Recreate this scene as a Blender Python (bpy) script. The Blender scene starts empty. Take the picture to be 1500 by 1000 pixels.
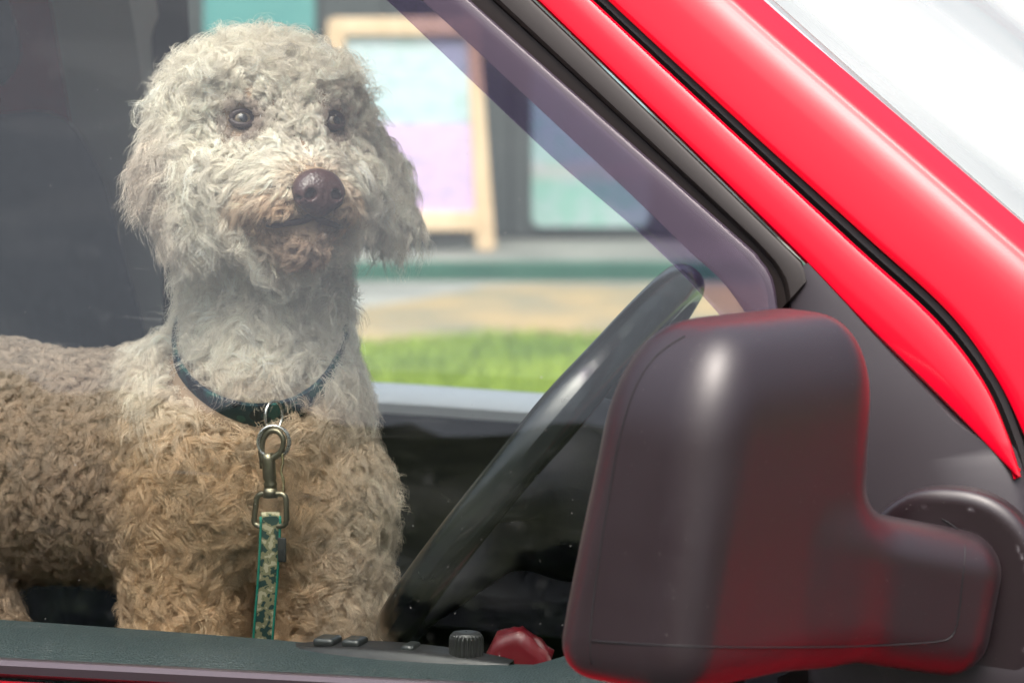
import bpy, bmesh, math, random
import numpy as np
from mathutils import Vector, Matrix

random.seed(7)
rng = np.random.default_rng(11)
SC = bpy.context.scene
COL = SC.collection

# ------------------------------------------------------------------ camera
YAW, PITCH, FPX, DIST = math.radians(20.0), math.radians(6.4), 5450.0, 3.0
TGT = np.array([0.0, 0.0, 1.245])
FWD = np.array([-math.sin(YAW) * math.cos(PITCH), math.cos(YAW) * math.cos(PITCH), -math.sin(PITCH)])
RIGHT = np.array([math.cos(YAW), math.sin(YAW), 0.0])
UP = np.cross(RIGHT, FWD)
EYE = TGT - FWD * DIST
cam_data = bpy.data.cameras.new('camera')
cam = bpy.data.objects.new('camera', cam_data)
COL.objects.link(cam)
cam.matrix_world = Matrix(((RIGHT[0], UP[0], -FWD[0], EYE[0]), (RIGHT[1], UP[1], -FWD[1], EYE[1]),
                           (RIGHT[2], UP[2], -FWD[2], EYE[2]), (0, 0, 0, 1)))
cam_data.sensor_width = 36.0
cam_data.lens = 36.0 * FPX / 1500.0
cam_data.clip_start = 0.05
cam_data.clip_end = 2000.0
cam_data.dof.use_dof = True
cam_data.dof.focus_distance = 3.2
cam_data.dof.aperture_fstop = 9.0
SC.camera = cam

# ------------------------------------------------------------------ world, sun, exposure
world = bpy.data.worlds.new('World')
SC.world = world
world.use_nodes = True
wn, wl = world.node_tree.nodes, world.node_tree.links
wn.clear()
w_out = wn.new('ShaderNodeOutputWorld')
w_bg = wn.new('ShaderNodeBackground')
w_sky = wn.new('ShaderNodeTexSky')
w_sky.sky_type = 'NISHITA'
w_sky.sun_disc = False
SUN_EL, SUN_AZ = math.radians(66), math.radians(165)   # azimuth measured from +Y towards +X
w_sky.sun_elevation = SUN_EL
w_sky.sun_rotation = SUN_AZ
w_sky.air_density = 1.0
w_sky.dust_density = 6.0
w_hs = wn.new('ShaderNodeHueSaturation')          # overcast: the cloud layer takes the blue out
w_hs.inputs['Saturation'].default_value = 0.58
w_tc = wn.new('ShaderNodeTexCoord')
w_map = wn.new('ShaderNodeMapping')
w_map.inputs['Scale'].default_value = (1.0, 1.0, 2.6)
w_noise = wn.new('ShaderNodeTexNoise')
w_noise.inputs['Scale'].default_value = 2.2
w_noise.inputs['Detail'].default_value = 5.0
w_noise.inputs['Roughness'].default_value = 0.5
w_ramp = wn.new('ShaderNodeMapRange')
w_ramp.inputs['From Min'].default_value = 0.3
w_ramp.inputs['From Max'].default_value = 0.7
w_ramp.inputs['To Min'].default_value = 0.78
w_ramp.inputs['To Max'].default_value = 1.2
w_mul = wn.new('ShaderNodeVectorMath')
w_mul.operation = 'SCALE'
wl.new(w_sky.outputs[0], w_hs.inputs['Color'])
wl.new(w_tc.outputs['Generated'], w_map.inputs[0])
wl.new(w_map.outputs[0], w_noise.inputs['Vector'])
wl.new(w_noise.outputs['Fac'], w_ramp.inputs['Value'])
w_sep = wn.new('ShaderNodeSeparateXYZ')          # overcast sky: zenith three times as bright as the horizon
wl.new(w_tc.outputs['Generated'], w_sep.inputs[0])
w_cie = wn.new('ShaderNodeMath')
w_cie.operation = 'MULTIPLY_ADD'
w_cie.use_clamp = False
w_max = wn.new('ShaderNodeMath')
w_max.operation = 'MAXIMUM'
w_max.inputs[1].default_value = 0.0
wl.new(w_sep.outputs['Z'], w_max.inputs[0])
wl.new(w_max.outputs[0], w_cie.inputs[0])
w_cie.inputs[1].default_value = 2.6
w_cie.inputs[2].default_value = 0.6
w_m2 = wn.new('ShaderNodeMath')
w_m2.operation = 'MULTIPLY'
wl.new(w_cie.outputs[0], w_m2.inputs[0])
wl.new(w_ramp.outputs[0], w_m2.inputs[1])
wl.new(w_hs.outputs[0], w_mul.inputs[0])
wl.new(w_m2.outputs[0], w_mul.inputs['Scale'])
wl.new(w_mul.outputs[0], w_bg.inputs['Color'])
w_bg.inputs['Strength'].default_value = 0.15
wl.new(w_bg.outputs[0], w_out.inputs['Surface'])

sun_data = bpy.data.lights.new('sun', 'SUN')
sun_data.energy = 0.6
sun_data.angle = math.radians(60)
sun_data.color = (1.0, 0.97, 0.92)
sun = bpy.data.objects.new('sun', sun_data)
COL.objects.link(sun)
sd = Vector((math.sin(SUN_AZ) * math.cos(SUN_EL), math.cos(SUN_AZ) * math.cos(SUN_EL), math.sin(SUN_EL)))
sun.rotation_euler = (-sd).to_track_quat('-Z', 'Y').to_euler()

SC.view_settings.view_transform = 'Standard'
SC.view_settings.look = 'None'
SC.view_settings.gamma = 1.0
SC.view_settings.use_curve_mapping = False
SC.view_settings.exposure = 0.22
SC.cycles.max_bounces = 6
SC.cycles.diffuse_bounces = 3
SC.cycles.glossy_bounces = 4
SC.cycles.transmission_bounces = 5
SC.cycles.transparent_max_bounces = 16
SC.cycles.sample_clamp_indirect = 6.0
SC.cycles.use_denoising = True
SC.cycles.adaptive_threshold = 0.03
SC.cycles_curves.shape = 'RIBBONS'

# ------------------------------------------------------------------ geometry helpers
def ray(px, py):
    d = FWD + RIGHT * ((px - 750.0) / FPX) - UP * ((py - 500.0) / FPX)
    return d / np.linalg.norm(d)

def on_y(px, py, y):
    d = ray(px, py)
    return EYE + d * ((y - EYE[1]) / d[1])

def on_z(px, py, z):
    d = ray(px, py)
    return EYE + d * ((z - EYE[2]) / d[2])

BELT = 1.0
def side_y(z):
    h = z - BELT
    return 0.235 * h + 0.12 * h * h if h > 0 else 0.04 * h * h - 0.03 * h

def S(px, py, off=0.0):
    """Point of the van's side surface (offset outwards) met by the ray of a picture point."""
    y = 0.03
    for _ in range(12):
        p = on_y(px, py, y)
        y = side_y(p[2]) - off
    return on_y(px, py, y)

def link_mesh(name, verts, faces, mat, parent=None, smooth=True):
    me = bpy.data.meshes.new(name)
    if isinstance(verts, np.ndarray):
        verts = verts.tolist()
    if isinstance(faces, np.ndarray):
        faces = faces.tolist()
    me.from_pydata(verts, [], faces)
    me.update()
    if smooth:
        me.polygons.foreach_set('use_smooth', [True] * len(me.polygons))
    o = bpy.data.objects.new(name, me)
    COL.objects.link(o)
    if mat:
        me.materials.append(mat)
    if parent:
        o.parent = parent
    return o

def empty(name, parent=None, loc=(0, 0, 0)):
    o = bpy.data.objects.new(name, None)
    COL.objects.link(o)
    o.location = loc
    o.empty_display_size = 0.1
    if parent:
        o.parent = parent
    return o

def tag(o, label=None, category=None, group=None, kind=None):
    for k, v in (('label', label), ('category', category), ('group', group), ('kind', kind)):
        if v:
            o[k] = v
    return o

def recalc(o):
    bm = bmesh.new()
    bm.from_mesh(o.data)
    bmesh.ops.recalc_face_normals(bm, faces=bm.faces)
    bm.to_mesh(o.data)
    bm.free()
    return o

def bevel(o, w, seg=3, angle=35):
    m = o.modifiers.new('bevel', 'BEVEL')
    m.width = w
    m.segments = seg
    m.limit_method = 'ANGLE'
    m.angle_limit = math.radians(angle)
    m.harden_normals = False
    return o

def resample(pts, n, smooth=True):
    """Evenly resample a polyline (Catmull-Rom when smooth)."""
    P = np.asarray(pts, float)
    if smooth and len(P) > 2:
        Q = []
        for i in range(len(P) - 1):
            p0, p1, p2, p3 = P[max(i - 1, 0)], P[i], P[i + 1], P[min(i + 2, len(P) - 1)]
            for t in np.linspace(0, 1, 16, endpoint=False):
                Q.append(0.5 * ((2 * p1) + (p2 - p0) * t + (2 * p0 - 5 * p1 + 4 * p2 - p3) * t * t + (3 * p1 - p0 - 3 * p2 + p3) * t ** 3))
        Q.append(P[-1])
        P = np.array(Q)
    d = np.r_[0, np.cumsum(np.linalg.norm(np.diff(P, axis=0), axis=1))]
    s = np.linspace(0, d[-1], n)
    return np.stack([np.interp(s, d, P[:, k]) for k in range(P.shape[1])], 1)

def grid_mesh(name, rows, mat, parent=None, thick=0.0, smooth=True, flip=False, hint=None):
    """rows: array (n, m, 3); thick adds a back sheet along the averaged normal to give real thickness."""
    R = np.asarray(rows, float)
    n, m, _ = R.shape
    V = R.reshape(-1, 3)
    I = np.arange(n * m).reshape(n, m)
    F = np.stack([I[:-1, :-1], I[1:, :-1], I[1:, 1:], I[:-1, 1:]], -1).reshape(-1, 4)
    if flip:
        F = F[:, ::-1]
    if hint is not None:
        nv = np.cross(V[F[:, 1]] - V[F[:, 0]], V[F[:, 2]] - V[F[:, 0]]).sum(0)
        if nv @ np.asarray(hint, float) < 0:
            F = F[:, ::-1]
    o = link_mesh(name, V, F, mat, parent, smooth)
    if thick:
        md = o.modifiers.new('solid', 'SOLIDIFY')
        md.thickness = abs(thick)
        md.offset = -1.0 if thick > 0 else 1.0
        md.use_even_offset = False
        es = o.modifiers.new('split', 'EDGE_SPLIT')
        es.split_angle = math.radians(32)
    return o

def strip(name, A, B, prof, mat, parent, n=60, thick=0.012, smooth=True):
    """Sheet between two picture polylines laid on the van side; prof = [(cross 0..1, outward offset)]."""
    a, b = resample(A, n, smooth), resample(B, n, smooth)
    rows = []
    for i in range(n):
        rows.append([S(*(a[i] * (1 - t) + b[i] * t), off) for t, off in prof])
    return grid_mesh(name, rows, mat, parent, thick, hint=(0, -1, 0.25))

def box(name, lo, hi, mat, parent=None, bev=0.0, seg=3):
    x0, y0, z0 = lo
    x1, y1, z1 = hi
    v = [(x0, y0, z0), (x1, y0, z0), (x1, y1, z0), (x0, y1, z0), (x0, y0, z1), (x1, y0, z1), (x1, y1, z1), (x0, y1, z1)]
    f = [(0, 3, 2, 1), (4, 5, 6, 7), (0, 1, 5, 4), (1, 2, 6, 5), (2, 3, 7, 6), (3, 0, 4, 7)]
    o = link_mesh(name, v, f, mat, parent, smooth=bev > 0)
    if bev:
        bevel(o, bev, seg)
    return o

def tube(name, pts, rad, mat, parent=None, seg=10, closed=False, caps=True, flat=None):
    """Swept tube; rad scalar or per-point; flat=(width, height, up vector) sweeps a rounded bar instead."""
    P = np.asarray(pts, float)
    n = len(P)
    rad = np.full(n, rad) if np.isscalar(rad) else np.asarray(rad)
    if closed:
        T = np.roll(P, -1, 0) - np.roll(P, 1, 0)
    else:
        T = np.gradient(P, axis=0)
    T /= np.linalg.norm(T, axis=1)[:, None] + 1e-12
    up = np.array(flat[2], float) if flat else np.array([0.13, 0.31, 0.94])
    V = []
    a = np.linspace(0, 2 * math.pi, seg, endpoint=False)
    for i in range(n):
        s = np.cross(T[i], up)
        if np.linalg.norm(s) < 1e-6:
            s = np.cross(T[i], [1, 0, 0])
        s /= np.linalg.norm(s)
        u = np.cross(s, T[i])
        if flat:
            ca, sa = np.cos(a), np.sin(a)
            cx = np.sign(ca) * np.abs(ca) ** 0.35 * flat[0] / 2
            cy = np.sign(sa) * np.abs(sa) ** 0.35 * flat[1] / 2
            ring = P[i] + cx[:, None] * s + cy[:, None] * u
        else:
            ring = P[i] + rad[i] * (np.cos(a)[:, None] * s + np.sin(a)[:, None] * u)
        V.append(ring)
    V = np.concatenate(V)
    F = []
    for i in range(n if closed else n - 1):
        for j in range(seg):
            k, l = (i + 1) % n, (j + 1) % seg
            F.append((i * seg + j, i * seg + l, k * seg + l, k * seg + j))
    if not closed and caps:
        F.append(tuple(range(seg))[::-1])
        F.append(tuple((n - 1) * seg + j for j in range(seg)))
    o = link_mesh(name, V, F, mat, parent)
    return recalc(o)

def join(name, objs, mat, parent=None):
    bm = bmesh.new()
    for o in objs:
        bm.from_mesh(o.data)
        bpy.data.objects.remove(o)
    me = bpy.data.meshes.new(name)
    bm.to_mesh(me)
    bm.free()
    me.materials.append(mat)
    o = bpy.data.objects.new(name, me)
    COL.objects.link(o)
    if parent:
        o.parent = parent
    return o

# --- signed-distance modelling: smooth unions, meshed by surface nets and projected on the surface
def d_ell(p, c, r, rot=None):
    q = p - np.asarray(c)
    if rot is not None:
        q = q @ rot
    r = np.asarray(r, float)
    k0 = np.linalg.norm(q / r, axis=-1)
    k1 = np.linalg.norm(q / (r * r), axis=-1)
    return k0 * (k0 - 1.0) / np.maximum(k1, 1e-9)

def d_cap(p, a, b, ra, rb):
    a, b = np.asarray(a, float), np.asarray(b, float)
    ba = b - a
    t = np.clip(((p - a) @ ba) / (ba @ ba), 0, 1)
    return np.linalg.norm(p - a - t[..., None] * ba, axis=-1) - (ra + (rb - ra) * t)

def d_rbox(p, c, h, r, rot=None):
    q = p - np.asarray(c)
    if rot is not None:
        q = q @ rot
    q = np.abs(q) - (np.asarray(h) - r)
    return np.linalg.norm(np.maximum(q, 0), axis=-1) + np.minimum(q.max(-1), 0) - r

def smin(a, b, k):
    h = np.clip(0.5 + 0.5 * (b - a) / k, 0, 1)
    return b * (1 - h) + a * h - k * h * (1 - h)

def grad(f, p, e=4e-4):
    g = np.zeros_like(p)
    for k in range(3):
        d = np.zeros(3)
        d[k] = e
        g[:, k] = (f(p + d) - f(p - d)) / (2 * e)
    return g

def surface_nets(f, lo, hi, res):
    lo, hi = np.asarray(lo, float), np.asarray(hi, float)
    n = np.ceil((hi - lo) / res).astype(int) + 1
    ax = [lo[k] + res * np.arange(n[k]) for k in range(3)]
    G = np.stack(np.meshgrid(*ax, indexing='ij'), -1)
    v = f(G.reshape(-1, 3)).reshape(n)
    s = v < 0
    cnt = sum(s[i:n[0] - 1 + i, j:n[1] - 1 + j, k:n[2] - 1 + k].astype(int) for i in (0, 1) for j in (0, 1) for k in (0, 1))
    act = (cnt > 0) & (cnt < 8)
    idx = -np.ones(act.shape, int)
    idx[act] = np.arange(act.sum())
    P = (np.argwhere(act) + 0.5) * res + lo
    for _ in range(4):
        g = grad(f, P)
        fv = f(P)
        st = -(fv / np.maximum((g * g).sum(1), 1e-4))[:, None] * g
        ln = np.linalg.norm(st, axis=1)[:, None]
        P = P + st * np.minimum(1, res * 0.8 / np.maximum(ln, 1e-9))
    F = []
    for axk in range(3):
        u, w = (axk + 1) % 3, (axk + 2) % 3
        sl0 = [slice(1, -1)] * 3
        sl1 = [slice(1, -1)] * 3
        sl0[axk], sl1[axk] = slice(0, -1), slice(1, None)
        a, b = s[tuple(sl0)], s[tuple(sl1)]
        for sign, msk in ((1, a & ~b), (0, ~a & b)):
            c = np.argwhere(msk)
            if not len(c):
                continue
            c[:, u] += 1
            c[:, w] += 1
            eu, ew = np.zeros(3, int), np.zeros(3, int)
            eu[u], ew[w] = 1, 1
            q = [c - eu - ew, c - ew, c, c - eu]
            q = np.stack([idx[tuple(x.T)] for x in q], 1)
            F.append(q if sign else q[:, ::-1])
    return P, np.concatenate(F)

# ------------------------------------------------------------------ materials
def mat(name, color=(0.5, 0.5, 0.5), rough=0.5, metal=0.0, spec=0.5, coat=0.0, coat_rough=0.03):
    m = bpy.data.materials.new(name)
    m.use_nodes = True
    b = m.node_tree.nodes['Principled BSDF']
    b.inputs['Base Color'].default_value = (*color, 1)
    b.inputs['Roughness'].default_value = rough
    b.inputs['Metallic'].default_value = metal
    b.inputs['Specular IOR Level'].default_value = spec
    b.inputs['Coat Weight'].default_value = coat
    b.inputs['Coat Roughness'].default_value = coat_rough
    return m

def nodes(m):
    return m.node_tree.nodes, m.node_tree.links, m.node_tree.nodes['Principled BSDF']

def noise(m, scale, detail=4.0, rough=0.55, coord='Object', mscale=(1, 1, 1)):
    N, L, b = nodes(m)
    tc = N.new('ShaderNodeTexCoord')
    mp = N.new('ShaderNodeMapping')
    mp.inputs['Scale'].default_value = mscale
    t = N.new('ShaderNodeTexNoise')
    t.inputs['Scale'].default_value = scale
    t.inputs['Detail'].default_value = detail
    t.inputs['Roughness'].default_value = rough
    L.new(tc.outputs[coord], mp.inputs[0])
    L.new(mp.outputs[0], t.inputs['Vector'])
    return t

def ramp(m, fac, stops):
    N, L, b = nodes(m)
    r = N.new('ShaderNodeValToRGB')
    while len(r.color_ramp.elements) < len(stops):
        r.color_ramp.elements.new(0.5)
    for e, (p, c) in zip(r.color_ramp.elements, stops):
        e.position = p
        e.color = (*c, 1) if len(c) == 3 else c
    L.new(fac, r.inputs[0])
    return r

def vary(m, c0, c1, scale, detail=4.0, lo=0.35, hi=0.65, mscale=(1, 1, 1)):
    N, L, b = nodes(m)
    t = noise(m, scale, detail, mscale=mscale)
    r = ramp(m, t.outputs['Fac'], [(lo, c0), (hi, c1)])
    L.new(r.outputs[0], b.inputs['Base Color'])
    return m

def bump(m, scale, strength, dist=0.001, detail=3.0, kind='noise'):
    N, L, b = nodes(m)
    if kind == 'noise':
        t = noise(m, scale, detail).outputs['Fac']
    else:
        tc = N.new('ShaderNodeTexCoord')
        v = N.new('ShaderNodeTexVoronoi')
        v.inputs['Scale'].default_value = scale
        L.new(tc.outputs['Object'], v.inputs['Vector'])
        t = v.outputs['Distance']
    bp = N.new('ShaderNodeBump')
    bp.inputs['Strength'].default_value = strength
    bp.inputs['Distance'].default_value = dist
    L.new(t, bp.inputs['Height'])
    L.new(bp.outputs[0], b.inputs['Normal'])
    return m

def rough_vary(m, lo, hi, scale, mscale=(1, 1, 1)):
    N, L, b = nodes(m)
    t = noise(m, scale, 5.0, 0.6, mscale=mscale)
    r = N.new('ShaderNodeMapRange')
    r.inputs['From Min'].default_value = 0.3
    r.inputs['From Max'].default_value = 0.7
    r.inputs['To Min'].default_value = lo
    r.inputs['To Max'].default_value = hi
    L.new(t.outputs['Fac'], r.inputs['Value'])
    L.new(r.outputs[0], b.inputs['Roughness'])
    return m

def dust_specks(m, scale, size, color=(0.7, 0.66, 0.6), amount=0.5):
    """Sparse pale grains of dirt sitting on a surface (mixed over the surface shader)."""
    N, L, b = nodes(m)
    out = N['Material Output']
    src = out.inputs['Surface'].links[0].from_socket
    tc = N.new('ShaderNodeTexCoord')
    v = N.new('ShaderNodeTexVoronoi')
    v.inputs['Scale'].default_value = scale
    L.new(tc.outputs['Object'], v.inputs['Vector'])
    lt = N.new('ShaderNodeMath'); lt.operation = 'LESS_THAN'
    mul = N.new('ShaderNodeMath'); mul.operation = 'MULTIPLY'
    sep = N.new('ShaderNodeSeparateColor')
    L.new(v.outputs['Color'], sep.inputs[0])
    pw = N.new('ShaderNodeMath'); pw.operation = 'POWER'
    pw.inputs[1].default_value = 5.0
    L.new(sep.outputs[0], pw.inputs[0])
    L.new(pw.outputs[0], mul.inputs[0])
    mul.inputs[1].default_value = size
    L.new(v.outputs['Distance'], lt.inputs[0])
    L.new(mul.outputs[0], lt.inputs[1])
    am = N.new('ShaderNodeMath'); am.operation = 'MULTIPLY'
    am.inputs[1].default_value = amount
    L.new(lt.outputs[0], am.inputs[0])
    df = N.new('ShaderNodeBsdfDiffuse')
    df.inputs['Color'].default_value = (*color, 1)
    mx = N.new('ShaderNodeMixShader')
    L.new(am.outputs[0], mx.inputs[0])
    L.new(src, mx.inputs[1])
    L.new(df.outputs[0], mx.inputs[2])
    L.new(mx.outputs[0], out.inputs['Surface'])
    return m

def pane_mat(name, tint=(1, 1, 1), ior=1.5, rough=0.0, film=0.0, film_col=(0.6, 0.6, 0.58)):
    """Thin window glass: Fresnel mirror over a straight-through pane."""
    m = bpy.data.materials.new(name)
    m.use_nodes = True
    N, L = m.node_tree.nodes, m.node_tree.links
    for n in list(N):
        if n.type == 'BSDF_PRINCIPLED':
            N.remove(n)
    out = N['Material Output']
    geo = N.new('ShaderNodeNewGeometry')
    iv = N.new('ShaderNodeMix'); iv.data_type = 'FLOAT'
    iv.inputs[2].default_value = ior
    iv.inputs[3].default_value = 1.0 / ior      # the node inverts the index on back faces: undo it
    L.new(geo.outputs['Backfacing'], iv.inputs[0])
    fr = N.new('ShaderNodeFresnel')
    L.new(iv.outputs[0], fr.inputs['IOR'])
    tr = N.new('ShaderNodeBsdfTransparent')
    tr.inputs[0].default_value = (*tint, 1)
    gl = N.new('ShaderNodeBsdfAnisotropic') if False else N.new('ShaderNodeBsdfGlossy')
    gl.inputs['Roughness'].default_value = rough
    gl.inputs['Color'].default_value = (1, 1, 1, 1)
    mx = N.new('ShaderNodeMixShader')
    L.new(fr.outputs[0], mx.inputs[0])
    L.new(tr.outputs[0], mx.inputs[1])
    L.new(gl.outputs[0], mx.inputs[2])
    last = mx
    if film:
        df = N.new('ShaderNodeBsdfDiffuse')
        df.inputs['Color'].default_value = (*film_col, 1)
        m2 = N.new('ShaderNodeMixShader')
        m2.inputs[0].default_value = film
        L.new(mx.outputs[0], m2.inputs[1])
        L.new(df.outputs[0], m2.inputs[2])
        last = m2
    L.new(last.outputs[0], out.inputs['Surface'])
    return m

def dust_on_pane(m, scale, size, amount, soft=False):
    N, L = m.node_tree.nodes, m.node_tree.links
    out = N['Material Output']
    src = out.inputs['Surface'].links[0].from_socket
    tc = N.new('ShaderNodeTexCoord')
    v = N.new('ShaderNodeTexVoronoi')
    v.inputs['Scale'].default_value = scale
    L.new(tc.outputs['Object'], v.inputs['Vector'])
    sep = N.new('ShaderNodeSeparateColor')
    L.new(v.outputs['Color'], sep.inputs[0])
    pw = N.new('ShaderNodeMath'); pw.operation = 'POWER'; pw.inputs[1].default_value = 9.0
    L.new(sep.outputs[0], pw.inputs[0])
    mul = N.new('ShaderNodeMath'); mul.operation = 'MULTIPLY'; mul.inputs[1].default_value = size
    L.new(pw.outputs[0], mul.inputs[0])
    lt = N.new('ShaderNodeMath'); lt.operation = 'LESS_THAN'
    L.new(v.outputs['Distance'], lt.inputs[0])
    L.new(mul.outputs[0], lt.inputs[1])
    am = N.new('ShaderNodeMath'); am.operation = 'MULTIPLY'; am.inputs[1].default_value = amount
    L.new(lt.outputs[0], am.inputs[0])
    df = N.new('ShaderNodeBsdfDiffuse')
    df.inputs['Color'].default_value = (0.75, 0.72, 0.68, 1)
    mx = N.new('ShaderNodeMixShader')
    L.new(am.outputs[0], mx.inputs[0])
    L.new(src, mx.inputs[1])
    L.new(df.outputs[0], mx.inputs[2])
    L.new(mx.outputs[0], out.inputs['Surface'])
    return m

def smears(m):
    """Wiped-on smudges: a very thin uneven film, and a few fine drag marks."""
    N, L = m.node_tree.nodes, m.node_tree.links
    out = N['Material Output']
    src = out.inputs['Surface'].links[0].from_socket
    tc = N.new('ShaderNodeTexCoord')
    fac = None
    for rot, sc, scl, lo, hi, amp in ((0.5, (1.0, 1.0, 3.5), 6.0, 0.54, 0.80, 0.010), (-0.6, (1.0, 1.0, 26.0), 7.0, 0.68, 0.80, 0.028), (0.2, (1, 1, 1), 38.0, 0.64, 0.82, 0.014)):
        mp = N.new('ShaderNodeMapping')
        mp.inputs['Rotation'].default_value = (0, rot, 0)
        mp.inputs['Scale'].default_value = sc
        t = N.new('ShaderNodeTexNoise')
        t.inputs['Scale'].default_value = scl
        t.inputs['Detail'].default_value = 4.0
        L.new(tc.outputs['Object'], mp.inputs[0])
        L.new(mp.outputs[0], t.inputs['Vector'])
        mr = N.new('ShaderNodeMapRange')
        mr.inputs['From Min'].default_value = lo
        mr.inputs['From Max'].default_value = hi
        mr.inputs['To Max'].default_value = amp
        L.new(t.outputs['Fac'], mr.inputs['Value'])
        if fac is None:
            fac = mr.outputs[0]
        else:
            ad = N.new('ShaderNodeMath')
            L.new(fac, ad.inputs[0])
            L.new(mr.outputs[0], ad.inputs[1])
            fac = ad.outputs[0]
    df = N.new('ShaderNodeBsdfDiffuse')
    df.inputs['Color'].default_value = (0.7, 0.7, 0.68, 1)
    mx = N.new('ShaderNodeMixShader')
    L.new(fac, mx.inputs[0])
    L.new(src, mx.inputs[1])
    L.new(df.outputs[0], mx.inputs[2])
    L.new(mx.outputs[0], out.inputs['Surface'])
    return m

M = {}
M['paint'] = mat('red_paint', (0.60, 0.0008, 0.016), 0.42, 0.0, 0.06, 0.55, 0.09)
M['black_plastic'] = bump(mat('black_plastic', (0.028, 0.022, 0.026), 0.40, 0, 0.5), 900, 0.06, 0.0006)
M['housing'] = dust_specks(bump(rough_vary(mat('mirror_plastic', (0.015, 0.0075, 0.0095), 0.38, 0, 0.6), 0.31, 0.41, 14), 700, 0.05, 0.0005), 300, 0.14, amount=0.14)
_b = M['housing'].node_tree.nodes['Principled BSDF']
_b.inputs['Sheen Weight'].default_value = 0.03
_b.inputs['Sheen Roughness'].default_value = 0.45
_b.inputs['Sheen Tint'].default_value = (1.0, 0.93, 0.97, 1)
M['rubber'] = mat('rubber', (0.012, 0.011, 0.012), 0.55, 0, 0.35)
M['frame_black'] = mat('frame_film', (0.014, 0.010, 0.009), 0.45, 0, 0.25)
M['trim_plastic'] = bump(mat('door_card', (0.020, 0.032, 0.034), 0.5, 0, 0.45), 1, 0.0)
M['card'] = bump(mat('door_card_grain', (0.022, 0.034, 0.036), 0.46, 0, 0.5), 420, 0.55, 0.0012, kind='voronoi')
M['dark_trim'] = bump(mat('dark_trim', (0.010, 0.010, 0.016), 0.6, 0, 0.3), 500, 0.2, 0.0008)
M['grey_trim'] = bump(mat('grey_trim', (0.60, 0.60, 0.55), 0.55, 0, 0.4), 500, 0.15, 0.0008)
M['headliner'] = bump(mat('headliner', (0.42, 0.41, 0.39), 0.9, 0, 0.1), 700, 0.3, 0.001)
M['carpet'] = bump(mat('carpet', (0.02, 0.02, 0.022), 0.95, 0, 0.1), 900, 0.6, 0.002)
M['seat'] = (lambda m, *a: m)(vary(mat('seat_cloth', (0.05, 0.055, 0.06), 0.9, 0, 0.15), (0.014, 0.015, 0.018), (0.024, 0.026, 0.030), 60), 900, 0.5, 0.001)
M['wheel'] = rough_vary(mat('wheel_leather', (0.010, 0.012, 0.013), 0.22, 0, 0.6), 0.17, 0.28, 30)
M['glass'] = dust_on_pane(dust_on_pane(smears(pane_mat('side_glass', (0.975, 0.992, 0.982), 1.42)), 70, 0.070, 0.22), 210, 0.13, 0.18)
M['far_glass'] = pane_mat('far_glass', (0.95, 0.97, 0.96), 1.5)
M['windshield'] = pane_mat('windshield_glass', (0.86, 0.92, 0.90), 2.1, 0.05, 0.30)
_N, _L = M['windshield'].node_tree.nodes, M['windshield'].node_tree.links      # pale diffuse layer painted in for sky reflection, in long soft streaks
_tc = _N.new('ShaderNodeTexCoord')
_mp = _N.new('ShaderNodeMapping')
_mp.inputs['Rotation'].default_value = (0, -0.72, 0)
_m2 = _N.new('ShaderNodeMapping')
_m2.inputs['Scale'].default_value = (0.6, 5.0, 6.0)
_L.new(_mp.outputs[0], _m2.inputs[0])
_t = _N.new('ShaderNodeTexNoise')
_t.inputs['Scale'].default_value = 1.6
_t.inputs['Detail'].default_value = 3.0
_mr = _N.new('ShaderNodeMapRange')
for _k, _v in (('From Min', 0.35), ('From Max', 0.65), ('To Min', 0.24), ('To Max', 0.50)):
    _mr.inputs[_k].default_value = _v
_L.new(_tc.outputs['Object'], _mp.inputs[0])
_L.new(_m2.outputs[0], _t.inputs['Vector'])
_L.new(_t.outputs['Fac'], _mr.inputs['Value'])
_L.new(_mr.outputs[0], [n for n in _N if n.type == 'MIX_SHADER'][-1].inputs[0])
M['smoke'] = pane_mat('smoked_acrylic', (0.72, 0.66, 0.78), 1.40, 0.0, 0.0)
M['smoke_dark'] = pane_mat('smoked_acrylic_fold', (0.45, 0.37, 0.48), 1.40, 0.0, 0.45, (0.10, 0.075, 0.105))
M['steel'] = rough_vary(mat('nickel', (0.62, 0.60, 0.56), 0.25, 1.0), 0.18, 0.36, 300)
M['brass'] = rough_vary(mat('antique_brass', (0.19, 0.17, 0.12), 0.35, 1.0), 0.28, 0.5, 400)
M['mirror_glass'] = mat('mirror_glass', (0.85, 0.87, 0.88), 0.02, 1.0)
M['tyre'] = mat('tyre', (0.02, 0.02, 0.02), 0.8)
M['alloy'] = mat('wheel_rim', (0.4, 0.4, 0.42), 0.35, 1.0)

# ================================================================== SETTING
DIRH = np.array([-math.sin(YAW), math.cos(YAW), 0.0])
def bg(u, d, z):
    """Yard frame: u metres to the side, d metres ahead of the photographer's spot, height z."""
    return np.array([EYE[0], EYE[1], 0.0]) + DIRH * d + RIGHT * u + np.array([0, 0, z])

def quad_sheet(name, corners, m, kind='structure', n=1):
    c = np.asarray(corners, float)
    s = np.linspace(0, 1, n + 1)
    rows = [[(c[0] * (1 - a) + c[3] * a) * (1 - b) + (c[1] * (1 - a) + c[2] * a) * b for b in s] for a in s]
    o = grid_mesh(name, rows, m, None, 0, smooth=False)
    return tag(o, kind=kind)

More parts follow.
